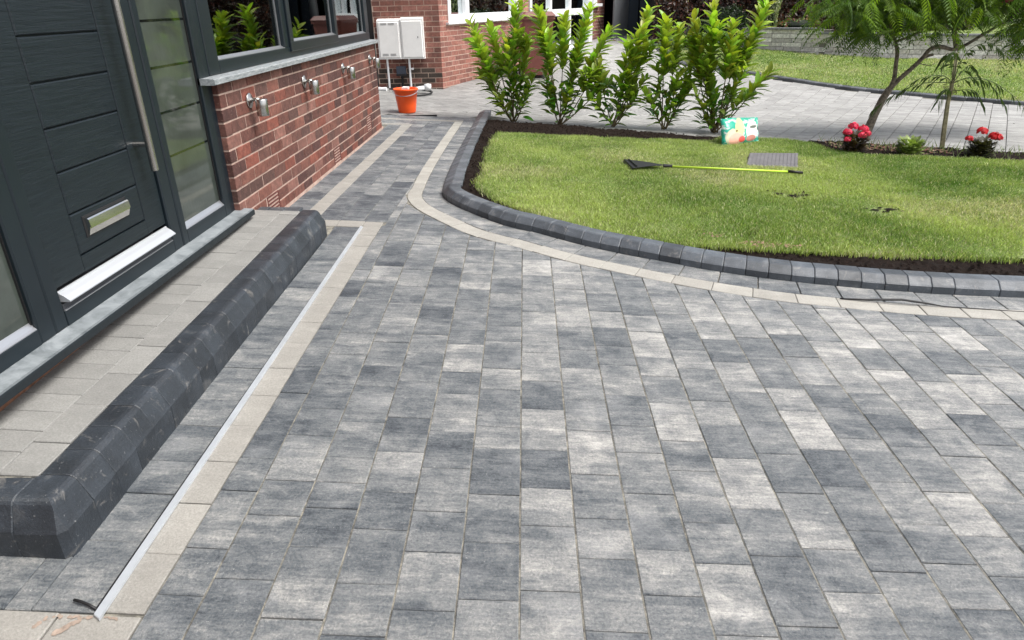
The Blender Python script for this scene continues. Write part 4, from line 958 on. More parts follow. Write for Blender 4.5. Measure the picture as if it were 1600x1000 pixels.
def inside_np(poly, x, y):
    c = np.zeros(len(x), bool); n = len(poly); j = n-1
    for i in range(n):
        xi, yi = poly[i]; xj, yj = poly[j]
        m = ((yi > y) != (yj > y)) & (x < (xj-xi)*(y-yi)/((yj-yi) or 1e-9)+xi); c ^= m; j = i
    return c
def gz_np(x, y): return GA*np.minimum(x, 3)+GB*np.minimum(y, YC)+.075*np.maximum(0, y-11.2)
def grass(name, poly, n, hgt, wid, lift, seed, bare=None, edge_spill=0):
    r = np.random.RandomState(seed); xs = [p[0] for p in poly]; ys = [p[1] for p in poly]
    x = r.uniform(min(xs), max(xs), n*3); y = r.uniform(min(ys), max(ys), n*3)
    m = inside_np(poly, x, y)
    d = (x*cf.x+y*cf.y); rr = np.abs((x*cr.x+y*cr.y)/np.maximum(.1, d*.9)); m &= rr < .95
    x = x[m][:n]; y = y[m][:n]
    if edge_spill: x = x+r.normal(0, edge_spill, len(x)); y = y+r.normal(0, edge_spill, len(x))
    n = len(x)
    w1 = vnoise(x, y, .9, 1)*.6+vnoise(x, y, 2.6, 2)*.4; w2 = vnoise(x, y, 7, 3); w3 = vnoise(x, y, 1.4, 8)
    dens = .30+.7*w2+.5*w1
    keep = r.rand(n) < np.clip(dens, .25, 1)
    if bare is not None: keep &= ~bare(x, y, r)
    x, y, w1, w2, w3 = x[keep], y[keep], w1[keep], w2[keep], w3[keep]; n = len(x)
    h = hgt*r.uniform(.45, 1.15, n)*(.75+.5*w2); a = r.uniform(0, 2*np.pi, n); la = r.uniform(0, 2*np.pi, n); ln = h*r.uniform(.2, 1.1, n)
    z = gz_np(x, y)+lift; w = wid*r.uniform(.6, 1.3, n)
    V = np.zeros((n, 5, 3), np.float32)
    ca, sa = np.cos(a)*w/2, np.sin(a)*w/2
    V[:, 0] = np.stack([x-ca, y-sa, z-.006], 1); V[:, 1] = np.stack([x+ca, y+sa, z-.006], 1)
    mx, my = x+np.cos(la)*ln*.35, y+np.sin(la)*ln*.35
    V[:, 2] = np.stack([mx+ca*.8, my+sa*.8, z+h*.6], 1); V[:, 3] = np.stack([mx-ca*.8, my-sa*.8, z+h*.6], 1)
    V[:, 4] = np.stack([x+np.cos(la)*ln, y+np.sin(la)*ln, z+h], 1)
    F4 = np.arange(n)[:, None]*5
    me = bpy.data.meshes.new(name); me.vertices.add(n*5); me.vertices.foreach_set('co', V.ravel())
    loops = np.concatenate([np.concatenate([F4, F4+1, F4+2, F4+3], 1), np.concatenate([F4+3, F4+2, F4+4], 1)], 1).ravel()
    me.loops.add(n*7); me.loops.foreach_set('vertex_index', loops.astype(np.int32))
    ls_ = np.stack([np.arange(n)*7, np.arange(n)*7+4], 1).ravel(); lt = np.tile([4, 3], n)
    me.polygons.add(n*2); me.polygons.foreach_set('loop_start', ls_.astype(np.int32)); me.polygons.foreach_set('loop_total', lt.astype(np.int32))
    me.update(); me.validate()
    mixv = np.clip(-.30+1.25*w1+.35*w2+.25*r.normal(0, 1, n)*.6, 0, 1)[:, None]
    col = G_A*(1-mixv)+G_B*mixv
    dry = (r.rand(n) < .11+.6*np.clip((w3-.5)*2.2, 0, 1))[:, None]; col = np.where(dry, np.array([.60, .57, .38])*r.uniform(.6, 1.1, (n, 1)), col)
    col = col*r.uniform(.5, 1.5, (n, 1))
    C4 = np.ones((n, 5, 4), np.float32); C4[:, :, :3] = col[:, None, :]; C4[:, :2, :3] *= .8
    at = me.color_attributes.new('tone', 'FLOAT_COLOR', 'POINT'); at.data.foreach_set('color', C4.ravel())
    return stuff(link(name, me, M_grassblade))
BARE = [(1.86, 5.30, .11), (1.95, 5.22, .13), (2.05, 5.27, .08), (2.42, 4.88, .08), (2.54, 4.92, .09), (1.02, 4.05, .0), (4.2, 4.9, .04)]
cov = [(2.04, 7.36), (2.0, 6.58), (2.47, 6.55), (2.73, 7.34)]
def bare_fn(x, y, r):
    m = np.zeros(len(x), bool)
    for a, b_, q in BARE: m |= (np.hypot(x-a, (y-b_))*1.0 < q*r.uniform(.4, 1.1, len(x)))
    m |= inside_np([(1.87, 6.25), (2.34, 6.25), (2.58, 6.96), (2.06, 6.87)], x, y)
    return m
tag(grass('lawn_grass', lawn_poly, 500000, .027, .0036, .054, 4, bare_fn, .02), 'short green lawn grass with paler worn patches inside the kerbed border', 'grass')
tag(grass('far_lawn_grass', far_lawn_poly, 130000, .03, .009, .028, 9), 'smooth green grass of the far lawn below the stone block wall', 'grass')
b = MB(); q_ = random.Random(14)
for a, c, w in BARE:
    if w < .05: continue
    for (dx, dy, ww) in ((0, 0, 1.), (w*.8, -w*.35, .6), (-w*.7, w*.3, .5)):
        b.add([(a+dx+w*ww*.95*math.cos(t)*q_.uniform(.2, .85), c+dy+w*ww*.5*math.sin(t)*q_.uniform(.2, .9), lz(a+dx, c+dy)+.007+.001*ww) for t in [k*math.pi/6 for k in range(12)]], [tuple(range(12))])
tag(stuff(b.obj('bare_patches', M_soil)), 'small bare patches of dark soil showing through the near lawn', 'soil')
# scattered soil crumbs
b = MB(); cr_ = random.Random(8)
for _ in range(5200):
    x, y = cr_.uniform(-.6, 4.5), cr_.uniform(3.7, 8.8)
    if not inside(bed_poly, x, y) or (inside(lawn_poly, x, y) and not any(math.hypot(x-a, y-c) < q for a, c, q in BARE)): continue
    s = cr_.uniform(.004, .013); z = gz(x, y)+(.063 if inside(lawn_poly, x, y) else .048); b.add([(x-s, y-s*.5, z), (x+s*.8, y-s, z), (x+s, y+s*.7, z), (x-s*.6, y+s, z), (x, y, z+s*1.3)], [(0,1,4), (1,2,4), (2,3,4), (3,0,4)])
tag(stuff(b.obj('soil_crumbs', M_soil)), 'loose crumbs of dark soil strewn over the planting border', 'soil')
# pale and pinkish sawdust spots at the lawn edge
b = MB()
for (cx, cy, rx, ry, n) in ((1.40, 4.02, .20, .05, 90), (1.10, 4.16, .07, .04, 26), (1.30, 4.05, .07, .03, 20)):
    for _ in range(n):
        a = cr_.uniform(0, 6.28); q = math.sqrt(cr_.random()); x, y = cx+rx*q*math.cos(a), cy+ry*q*math.sin(a); s = cr_.uniform(.002, .006); z = gz(x, y)+.071
        b.add([(x-s, y-s, z), (x+s, y-s*.6, z+.003), (x+s*.6, y+s, z+.004), (x-s, y+s*.5, z)], [(0,1,2,3)])
tag(stuff(b.obj('brick_dust', simple('pink_brick_dust', (.33, .19, .15), .95))), 'pinkish brick dust scattered on the grass at the near lawn edge', 'dust')
# ================================================================== LAUREL SHRUBS
def leaf_mesh(name, L=.13, W=.040, fold=.3, curl=.25, nseg=5):
    b = MB(); vs = []; fs = []
    for i in range(nseg+1):
        t = i/nseg; w = W/2*math.sin(math.pi*min(1, (t*.93+.03)))**.75*(1.05 if t < .6 else 1); y = L*t; z = -curl*L*t*t
        vs += [(-w, y*1, z+w*fold), (0, y, z), (w, y, z+w*fold)]
    for i in range(nseg):
        for j in (0, 1): fs.append((i*3+j, i*3+j+1, (i+1)*3+j+1, (i+1)*3+j))
    b.add(vs, fs); me = b.mesh(name); me.polygons.foreach_set('use_smooth', [True]*len(me.polygons)); return me
LM = [leaf_mesh('leaf', .160, .062, .35, .14), leaf_mesh('leaf', .145, .056, .5, .30), leaf_mesh('leaf', .170, .066, .25, .45), leaf_mesh('leaf', .13, .052, .4, .05)]
for m_ in LM: m_.materials.append(M_leaf)
def rot_to(d, roll):
    d = d.normalized(); q = d.to_track_quat('Y', 'Z'); return (q.to_matrix() @ Matrix.Rotation(roll, 3, 'Y'))
def place_leaf(root, me, p, d, roll, sc, col, name='leaf'):
    o = bpy.data.objects.new(name, me); scene.collection.objects.link(o); o.parent = root
    mt = rot_to(d, roll).to_4x4() @ Matrix.Diagonal((sc, sc, sc, 1)); mt.translation = Vector(p)-root.location
    o.matrix_basis = mt; o.color = (*col, 1); return o
def bez(P, n):
    P = [Vector(p) for p in P]; out = []
    for i in range(n+1):
        t = i/n; Q = P[:]
        while len(Q) > 1: Q = [Q[k]*(1-t)+Q[k+1]*t for k in range(len(Q)-1)]
        out.append(Q[0])
    return out
shr = random.Random(21)
def shrub(bx, by, tips, lab, dens=1.):
    z0 = gz(bx, by)+.04
    root = thing('laurel_shrub', lab, 'shrub', (bx, by, z0), 'young laurel shrubs in a row at the back of the bed')
    st = MB(); leaves = []
    for (tx, tz, ty, l0, w) in tips:
        tip = Vector((tx, by+ty, tz)); base = Vector((bx+shr.uniform(-.03, .03), by+shr.uniform(-.03, .03), z0-.03))
        mid = base.lerp(tip, .5)+Vector(((bx-tx)*-.10, 0, .10)); mid2 = base.lerp(tip, .25)+Vector(((tx-bx)*.12, ty*.1, -.0))
        pts = bez([base, mid2, mid, tip], 14); L = sum((pts[i+1]-pts[i]).length for i in range(14))
        st.tube(pts, [.009-.006*i/14 for i in range(15)], 6)
        for _s in range(shr.choice([0, 1, 1, 2]) if w > .75 else 0):
            q = shr.uniform(.6, .92); i = int(q*14); p0 = pts[i]; out_ = Vector((shr.uniform(-1, 1), shr.uniform(-.5, .5), shr.uniform(.5, 1.1))).normalized()
            ln = shr.uniform(.16, .34)*(1.15-q*.4); sp = bez([p0, p0+out_*ln*.6, p0+out_*ln*.8+Vector((0, 0, ln*.3))], 6); st.tube(sp, [.004-.0004*k for k in range(7)], 5)
            nn = int(ln/.017); g2 = shr.uniform(0, 6)
            for k in range(nn):
                t = .15+.85*k/nn; j = min(5, int(t*6)); p = sp[j].lerp(sp[j+1], t*6-j); tan = (sp[j+1]-sp[j]).normalized(); g2 += 2.4
                a = tan.cross(Vector((0, 1, .2))).normalized(); c = tan.cross(a); d = (a*math.cos(g2)+c*math.sin(g2)+tan*(.35+.8*t)+Vector((0, 0, .2))).normalized()
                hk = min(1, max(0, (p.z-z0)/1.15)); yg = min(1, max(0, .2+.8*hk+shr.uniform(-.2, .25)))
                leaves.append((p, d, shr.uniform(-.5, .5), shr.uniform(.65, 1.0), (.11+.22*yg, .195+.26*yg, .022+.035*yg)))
        n = int(L/.019*dens*w); ga = shr.uniform(0, 6)
        for k in range(n):
            t = l0+(1-l0)*(k/n)
            if shr.random() < (.08 if t > .55 or t < .15 else .62): continue
            i = min(13, int(t*14)); f = t*14-i; p = pts[i].lerp(pts[i+1], f); tan = (pts[i+1]-pts[i]).normalized()
            ga += 2.4+shr.uniform(-.4, .4); a = tan.cross(Vector((0, 1, .2))).normalized(); c = tan.cross(a)
            side = a*math.cos(ga)+c*math.sin(ga); up = .6+.55*t+shr.uniform(-.35, .3)
            d = (side+tan*up*1.0+Vector((0, 0, .25))).normalized()
            sc = shr.uniform(.8, 1.22)*(1.0 if t < .93 else .85)
            # young growth near the tips is lighter than the old leaves below
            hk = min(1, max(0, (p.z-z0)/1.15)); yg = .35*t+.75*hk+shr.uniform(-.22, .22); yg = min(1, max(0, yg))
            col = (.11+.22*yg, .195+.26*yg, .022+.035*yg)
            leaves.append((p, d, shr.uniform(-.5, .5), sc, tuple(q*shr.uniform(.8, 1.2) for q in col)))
    for k in range(70):
        a = shr.uniform(0, 6.28); h = shr.uniform(.02, .46); rr = shr.uniform(.02, .19)*(1.1-h)
        p = Vector((bx+rr*math.cos(a), by+rr*.8*math.sin(a), z0+h)); d = Vector((math.cos(a), math.sin(a), shr.uniform(.1, 1.1)))
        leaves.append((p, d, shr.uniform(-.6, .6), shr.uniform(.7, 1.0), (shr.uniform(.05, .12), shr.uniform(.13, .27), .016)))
    st.obj('stem', M_stem, root, smooth=True)
    shr.shuffle(leaves); leaves.sort(key=lambda q: q[0].y > by+.12)
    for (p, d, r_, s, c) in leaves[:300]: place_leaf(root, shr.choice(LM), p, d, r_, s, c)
    if len(leaves) > 300:
        b = MB()
        for (p, d, r_, s, c) in leaves[300:]:
            me = shr.choice(LM); mt = rot_to(d, r_).to_4x4() @ Matrix.Diagonal((s, s, s, 1)); mt.translation = Vector(p)
            b.add([mt @ v.co for v in me.vertices], [tuple(f.vertices) for f in me.polygons], c)
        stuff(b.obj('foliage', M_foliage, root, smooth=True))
    print('shrub leaves', len(leaves))
# tips: x, z, depth offset, start of leaves, density
shrub(-.29, 8.6, [(-.775, 1.30, .05, .22, 1.1), (-.70, 1.12, -.15, .5, 1.2), (-.24, 1.50, .0, .35, 1.3), (-.56, 1.24, .2, .5, 1.), (-.10, 1.12, .1, .5, 1.), (-.69, .74, .1, .3, .8), (-.08, .58, -.1, .15, .9), (-.47, .48, -.15, .1, .8), (-.15, .40, .1, .1, .8), (-.36, 1.15, -.1, .3, .9)], 'first laurel shrub from the left, tall upright stem, nearest the curved kerb end')
shrub(.27, 8.5, [(.02, 1.42, .05, .50, 1.2), (.32, 1.33, .1, .58, 1.1), (.60, 1.42, .0, .50, 1.2), (.10, 1.15, -.1, .62, .9), (.86, 1.20, .1, .45, .9), (.10, .60, .0, .3, .8), (.74, .82, .0, .4, .9), (.40, .52, -.1, .2, .9), (.88, .62, .05, .35, .8), (.5, .98, .15, .6, .9)], 'second laurel shrub from the left, forked bare lower stems and wide leafy top')
shrub(.91, 8.5, [(1.27, 1.40, .05, .3, 1.2), (1.04, 1.06, -.1, .3, 1.), (1.30, 1.05, .1, .3, 1.), (1.28, .66, .0, .25, .9), (.62, .46, -.1, .1, .9), (.72, .72, .1, .2, .8), (1.15, .42, -.05, .1, .8), (1.18, 1.22, -.05, .4, .9)], 'third laurel shrub from the left, narrow with one leaning central stem')
shrub(1.50, 8.45, [(1.44, 1.30, .0, .55, 1.2), (1.62, 1.20, .1, .6, 1.), (1.24, .50, -.1, .15, .9), (1.78, .50, .05, .1, .9), (1.38, .84, .05, .3, .5), (1.62, .72, -.1, .2, .8), (1.86, .95, .1, .3, .9)], 'fourth laurel shrub from the left, thin bare middle stem with leafy head')
shrub(2.08, 8.35, [(1.74, 1.30, .05, .4, 1.), (1.93, 1.40, .0, .5, 1.2), (2.14, 1.25, -.1, .55, 1.), (2.30, 1.12, .1, .6, 1.), (2.52, 1.42, .05, .55, 1.2), (1.70, 1.12, .1, .3, 1.), (2.64, .73, -.05, .55, .7), (1.80, .50, -.1, .1, 1.), (2.42, .45, .05, .2, .8), (1.88, .84, -.05, .2, 1.), (2.34, .80, -.1, .45, .8), (2.02, .62, .1, .1, .9), (2.42, 1.05, .1, .6, .9)], 'fifth laurel shrub from the left, widest, with a long stem leaning over the bag')
# ================================================================== SUMAC TREE
def frond_mesh(name, L=.36, n=11, LL=.085, W=.017, droop=.35):
    b = MB()
    P = [Vector((0, L*t, -droop*L*t*t)) for t in [i/12 for i in range(13)]]
    b.tube(P, [.0028-.0018*i/12 for i in range(13)], 3, False)
    for i in range(n):
        t = .12+.86*i/(n-1); c = Vector((0, L*t, -droop*L*t*t)); ll = LL*math.sin(math.pi*(.18+.76*t))**.8
        for s in (-1, 1):
            d = Vector((s*1., .55, -.35)).normalized(); wv = Vector((-d.y*s, d.x*s, 0)).normalized()*W/2
            m = c+d*ll*.45+Vector((0, 0, -.004)); e = c+d*ll+Vector((0, 0, -.35*ll))
            b.add([c, m+wv, e, m-wv], [(0, 1, 2), (0, 2, 3)])
    b.add([P[-1], P[-1]+Vector((W/2, .03, -.01)), P[-1]+Vector((0, .07, -.03)), P[-1]+Vector((-W/2, .03, -.01))], [(0, 1, 2, 3)])
    return b.mesh(name)
FM = [frond_mesh('leaf', .32, 10, .10, .019, .45), frond_mesh('leaf', .36, 11, .105, .020, .8), frond_mesh('leaf', .26, 9, .085, .018, .3)]
for m_ in FM: m_.materials.append(M_frond)
tr = thing('sumac_tree', 'small spreading tree with forked leaning trunk and feathery green leaves on the right', 'tree', (3.83, 8.3, gz(3.83, 8.3)))
b = MB()
TB = 8.3
def tp(x, z, dy=0): return (x, TB+dy, z)
b.tube([tp(3.80, -.05), tp(3.825, .06), tp(3.875, .25), tp(3.93, .42), tp(3.985, .53)], [.055, .050, .042, .040, .037], 10)
trunk = b.obj('trunk', M_bark, tr, smooth=True)
def limb(P, R0, R1, name='branch', parent=None):
    b = MB(); Q = catmull3(P); n = len(Q); b.tube(Q, [R0+(R1-R0)*i/(n-1) for i in range(n)], 8); return b.obj(name, M_bark, parent or tr, smooth=True)
def catmull3(P, k=4):
    P = [np.array(p, float) for p in P]; P = [P[0]]+P+[P[-1]]; out = []
    for i in range(1, len(P)-2):
        p0, p1, p2, p3 = P[i-1:i+3]
        for j in range(k): t = j/k; out.append(tuple(.5*((2*p1)+(-p0+p2)*t+(2*p0-5*p1+4*p2-p3)*t*t+(-p0+3*p1-3*p2+p3)*t**3)))
    out.append(tuple(P[-1])); return out
limb([tp(3.97, .50), tp(4.01, .62), tp(4.00, .78), tp(3.985, .92), tp(3.935, 1.03), tp(3.86, 1.15), tp(3.85, 1.30), tp(3.75, 1.6, .1)], .027, .014)
limb([tp(3.94, 1.02), tp(4.03, 1.05), tp(4.15, 1.10), tp(4.23, 1.13), tp(4.24, 1.22), tp(4.2, 1.5, -.1)], .015, .008)
limb([tp(3.985, .52), tp(4.07, .63), tp(4.20, .76), tp(4.285, .86), tp(4.34, .94), tp(4.45, .96), tp(4.60, .93), tp(4.72, .98), tp(4.87, 1.08), tp(5.0, 1.16), tp(5.14, 1.26), tp(5.35, 1.5, .1)], .028, .012)
limb([tp(4.28, .85), tp(4.35, .875), tp(4.385, .88)], .018, .012)
limb([tp(4.62, .94), tp(4.57, 1.15, .05), tp(4.52, 1.4, .1), tp(4.5, 1.8, .2)], .028, .018)
limb([tp(4.22, .80), tp(4.36, .77), tp(4.42, .79)], .006, .003)
limb([tp(3.86, 1.15), tp(3.6, 1.3, -.1), tp(3.4, 1.45, -.15)], .009, .004); limb([tp(4.52, 1.3, .1), tp(4.8, 1.5), tp(5.1, 1.7, -.1)], .010, .004)
tr_r = random.Random(12)
FR = []
def frond(x, y, z, az, el, sc, dark):
    d = Vector((math.cos(az)*math.cos(el), math.sin(az)*math.cos(el), math.sin(el)))
    k = tr_r.uniform(.6, 1.3)*dark; y_ = tr_r.random()**2
    FR.append(((x, y, z), d, tr_r.uniform(-.4, .4), sc, ((.055+.15*y_)*k, (.12+.21*y_)*k, .012*k), tr_r.randrange(3)))
cl = [(3.20, 1.36, 9), (3.35, 1.22, 9), (3.5, 1.40, 12), (3.50, 1.10, 7), (3.62, 1.02, 7), (3.75, 1.25, 12), (3.70, 1.48, 12), (3.95, 1.20, 8), (4.0, 1.42, 13), (4.2, 1.28, 12), (4.1, 1.12, 4), (4.3, 1.5, 12), (4.45, 1.22, 9), (4.5, 1.42, 12), (4.7, 1.30, 8), (4.8, 1.5, 12), (4.98, 1.42, 9), (5.1, 1.36, 10), (5.2, 1.52, 12), (5.3, 1.25, 10), (5.35, 1.05, 9), (5.45, .90, 8), (5.6, 1.2, 12), (5.7, 1.0, 9), (4.4, 1.75, 16), (3.8, 1.75, 14), (5.0, 1.8, 16), (5.7, 1.5, 10), (4.35, 1.02, 3)]
for x, z, n in cl:
    for _ in range(int(n*4.8)):
        fx, fz, fy = x+tr_r.gauss(0, .10), z+.05+abs(tr_r.gauss(0, .08)), TB+tr_r.gauss(0, .26)
        frond(fx, fy, fz, tr_r.uniform(0, 6.28), tr_r.uniform(-.65, .25), tr_r.uniform(.5, .9), .95)
FR.sort(key=lambda q: q[0][1]+max(0, q[0][2]-1.45)*8)
for p, d, r_, sc, c, k in FR[:300]: place_leaf(tr, FM[k], p, d, r_, sc, c)
b = MB()
for p, d, r_, sc, c, k in FR[300:]:
    mt = rot_to(d, r_).to_4x4() @ Matrix.Diagonal((sc, sc, sc, 1)); mt.translation = Vector(p)
    b.add([mt @ v.co for v in FM[k].vertices], [tuple(f.vertices) for f in FM[k].polygons], c)
stuff(b.obj('crown', M_foliage, tr)); print('fronds', len(FR))
# flower head spot
b = MB()
for _ in range(40):
    x, y, z = 4.83+tr_r.gauss(0, .02), TB-.35+tr_r.gauss(0, .02), 1.42+tr_r.gauss(0, .014); s = .008
    b.add([(x-s, y, z), (x+s, y, z-.004), (x, y-s, z+s)], [(0, 1, 2)])
b.obj('seed_head', simple('dusky_red', (.25, .04, .05), .8), tr)
# ================================================================== SLENDER PALM
pm = thing('slender_palm', 'thin caned palm with drooping narrow fronds beside the forked tree', 'plant', (4.31, 7.58, gz(4.31, 7.58)))
b = MB()
for dx in (-.012, .0, .014): b.tube([(4.31+dx, 7.58, .0), (4.285+dx, 7.58, .22), (4.255+dx*.8, 7.57, .46), (4.25+dx*.6, 7.56, .70), (4.22+dx, 7.56, .95)], [.013, .012, .012, .010, .005], 7)
b.obj('cane', simple('palm_cane', (.22, .20, .11), .7, noise=.4, scale=30), pm, smooth=True)
PR = random.Random(4)
def palm_frond(P, n=10, ll=.12):
    b = MB(); Q = catmull3(P, 6); b.tube(Q, [.0045-.003*i/(len(Q)-1) for i in range(len(Q))], 4)
    for i in range(n):
        t = .25+.75*i/(n-1); j = min(len(Q)-2, int(t*(len(Q)-1))); c = Vector(Q[j]); tan = (Vector(Q[j+1])-c).normalized()
        for s in (-1, 1):
            side = tan.cross(Vector((0, 0, 1))).normalized()*s
            d = (tan*.7+side*.55+Vector((0, 0, -.55))).normalized(); L = ll*PR.uniform(.7, 1.1); wv = tan.cross(d).normalized()*.0065
            m = c+d*L*.5; e = c+d*L*.85+Vector((0, 0, -.35*L)); b.add([c, m+wv, e, m-wv], [(0, 1, 2), (0, 2, 3)])
    k = PR.uniform(.8, 1.2); return b.obj('frond', M_frond, pm, color=(.05*k, .085*k, .025*k))
C0 = (4.25, 7.56, .66)
for P in ([C0, (4.1, 7.5, .74), (3.85, 7.45, .72), (3.66, 7.42, .58)], [C0, (3.98, 7.6, .66), (3.72, 7.6, .56), (3.52, 7.6, .40)], [C0, (4.4, 7.5, .72), (4.62, 7.45, .66), (4.85, 7.4, .50), (5.0, 7.38, .32)], [C0, (4.45, 7.62, .70), (4.7, 7.65, .62), (4.92, 7.7, .42)], [C0, (4.28, 7.5, .95), (4.4, 7.4, 1.05), (4.5, 7.3, .98)], [C0, (4.2, 7.5, .9), (4.1, 7.4, .98), (4.02, 7.3, .9)], [C0, (4.22, 7.3, .85), (4.2, 7.1, .8), (4.2, 6.95, .66)], [C0, (4.3, 7.8, .9), (4.36, 8.0, .9), (4.4, 8.15, .78)], [(4.25, 7.56, .58), (4.1, 7.4, .62), (4.0, 7.3, .5)], [(4.25, 7.56, .58), (4.4, 7.42, .60), (4.45, 7.3, .48)]): palm_frond(P)
b = MB()
for _ in range(70):
    x, y, z = 4.25+PR.gauss(0, .035), 7.56+PR.gauss(0, .035), .60+PR.gauss(0, .06); a = PR.uniform(0, 6.28); L = .09
    e = (x+math.cos(a)*L*.6, y+math.sin(a)*L*.6, z+PR.uniform(-.05, .1)); b.add([(x, y, z), (x+.004, y, z+.008), e], [(0, 1, 2)], (.16, .15, .08))
b.obj('fibre_tuft', M_foliage, pm)
# ================================================================== SMALL BEDDING PLANTS
def bedding(x, y, lab, name, leafc, petc, rad, h, nl, npet, petals=True):
    z0 = gz(x, y)+.05; t = thing(name, lab, 'flower' if petals else 'plant', (x, y, z0)); b = MB(); q = random.Random(int(x*100))
    for _ in range(nl):
        a = q.uniform(0, 6.28); rr = rad*math.sqrt(q.random())*.8; zz = z0+q.uniform(.0, h*.9); p = Vector((x+rr*math.cos(a), y+rr*math.sin(a), zz))
        d = Vector((math.cos(a), math.sin(a), q.uniform(-.1, 1.2))).normalized(); L = q.uniform(.04, .07); w = d.cross(Vector((0, 0, 1))).normalized()*L*.34
        k = q.uniform(.6, 1.4); b.add([p, p+d*L*.5+w, p+d*L, p+d*L*.5-w], [(0, 1, 2), (0, 2, 3)], tuple(c*k for c in leafc))
    b.obj('foliage', M_foliage, t)
    if petals:
        for hx, hy, hz, hr in npet:
            b = MB()
            for _ in range(60):
                v = Vector((q.gauss(0, 1), q.gauss(0, 1), abs(q.gauss(0, .8)))).normalized()*hr*q.uniform(.75, 1.05); p = Vector((x+hx, y+hy, z0+hz))+v
                s = .013; u = v.cross(Vector((.3, .2, 1))).normalized()*s; w = v.normalized().cross(u); k = q.uniform(.7, 1.2)
                b.add([p-u-w, p+u-w*.8, p+u+w, p-u*.8+w], [(0, 1, 2, 3)], tuple(c*k for c in petc))
            b.obj('flower_head', M_petal, t)
bedding(3.20, 7.16, 'low plant with bright pink red flower heads at the foot of the forked tree', 'pink_flower', (.07, .05, .03), (.72, .03, .09),   .12, .19, 380, [(-.09, 0, .19, .045), (-.03, .03, .24, .05), (.05, -.02, .22, .05), (.11, .02, .17, .04), (.02, -.08, .17, .04), (-.1, -.05, .13, .035)])
bedding(3.67, 7.0, 'small bright green leafy plant between the two red flowering plants', 'green_plant', (.20, .27, .07), None, .12, .15, 420, [], False)
bedding(4.30, 6.9, 'low dark leaved plant with deep red flower heads at the right end of the bed', 'red_flower', (.05, .05, .025), (.55, .012, .018), .12, .16, 340, [(-.14, 0, .16, .035), (-.02, .02, .22, .05), (.08, -.02, .18, .05), (.14, .02, .16, .045)])
b = MB(); q = random.Random(77)
for _ in range(900):
    x = q.uniform(3.1, 7.5); y = 7.85-(x-3.1)*.42+q.gauss(-.28, .16) if x > 3 else 7.6; z = gz(x, y)+.05; a = q.uniform(0, 6.28); h = q.uniform(.02, .10)
    e = (x+math.cos(a)*h*.6, y+math.sin(a)*h*.6, z+h); b.add([(x-.003, y, z), (x+.004, y, z), e], [(0, 1, 2)], rc((.13, .18, .05), .4, q))
tag(stuff(b.obj('weeds', M_foliage)), 'sparse weeds and grass tufts growing in the bed behind the flowering plants', 'weeds')
b = MB()
for _ in range(260):
    x = q.uniform(3.08, 4.1); y = 7.9-(x-3.1)*.45+q.gauss(-.32, .13); s = q.uniform(.008, .02); z = gz(x, y)+.056
    b.add([(x-s, y-s*.5, z), (x+s, y-s*.7, z+.004), (x+s*.7, y+s, z), (x-s, y+s, z+.005)], [(0, 1, 2, 3)], rc(q.choice([(.22, .1, .06), (.14, .09, .06), (.3, .2, .14)]), .3, q))
tag(stuff(b.obj('bark_chips', M_petal)), 'scattered brown bark chips in the bed round the pink flowering plant', 'bark chips')
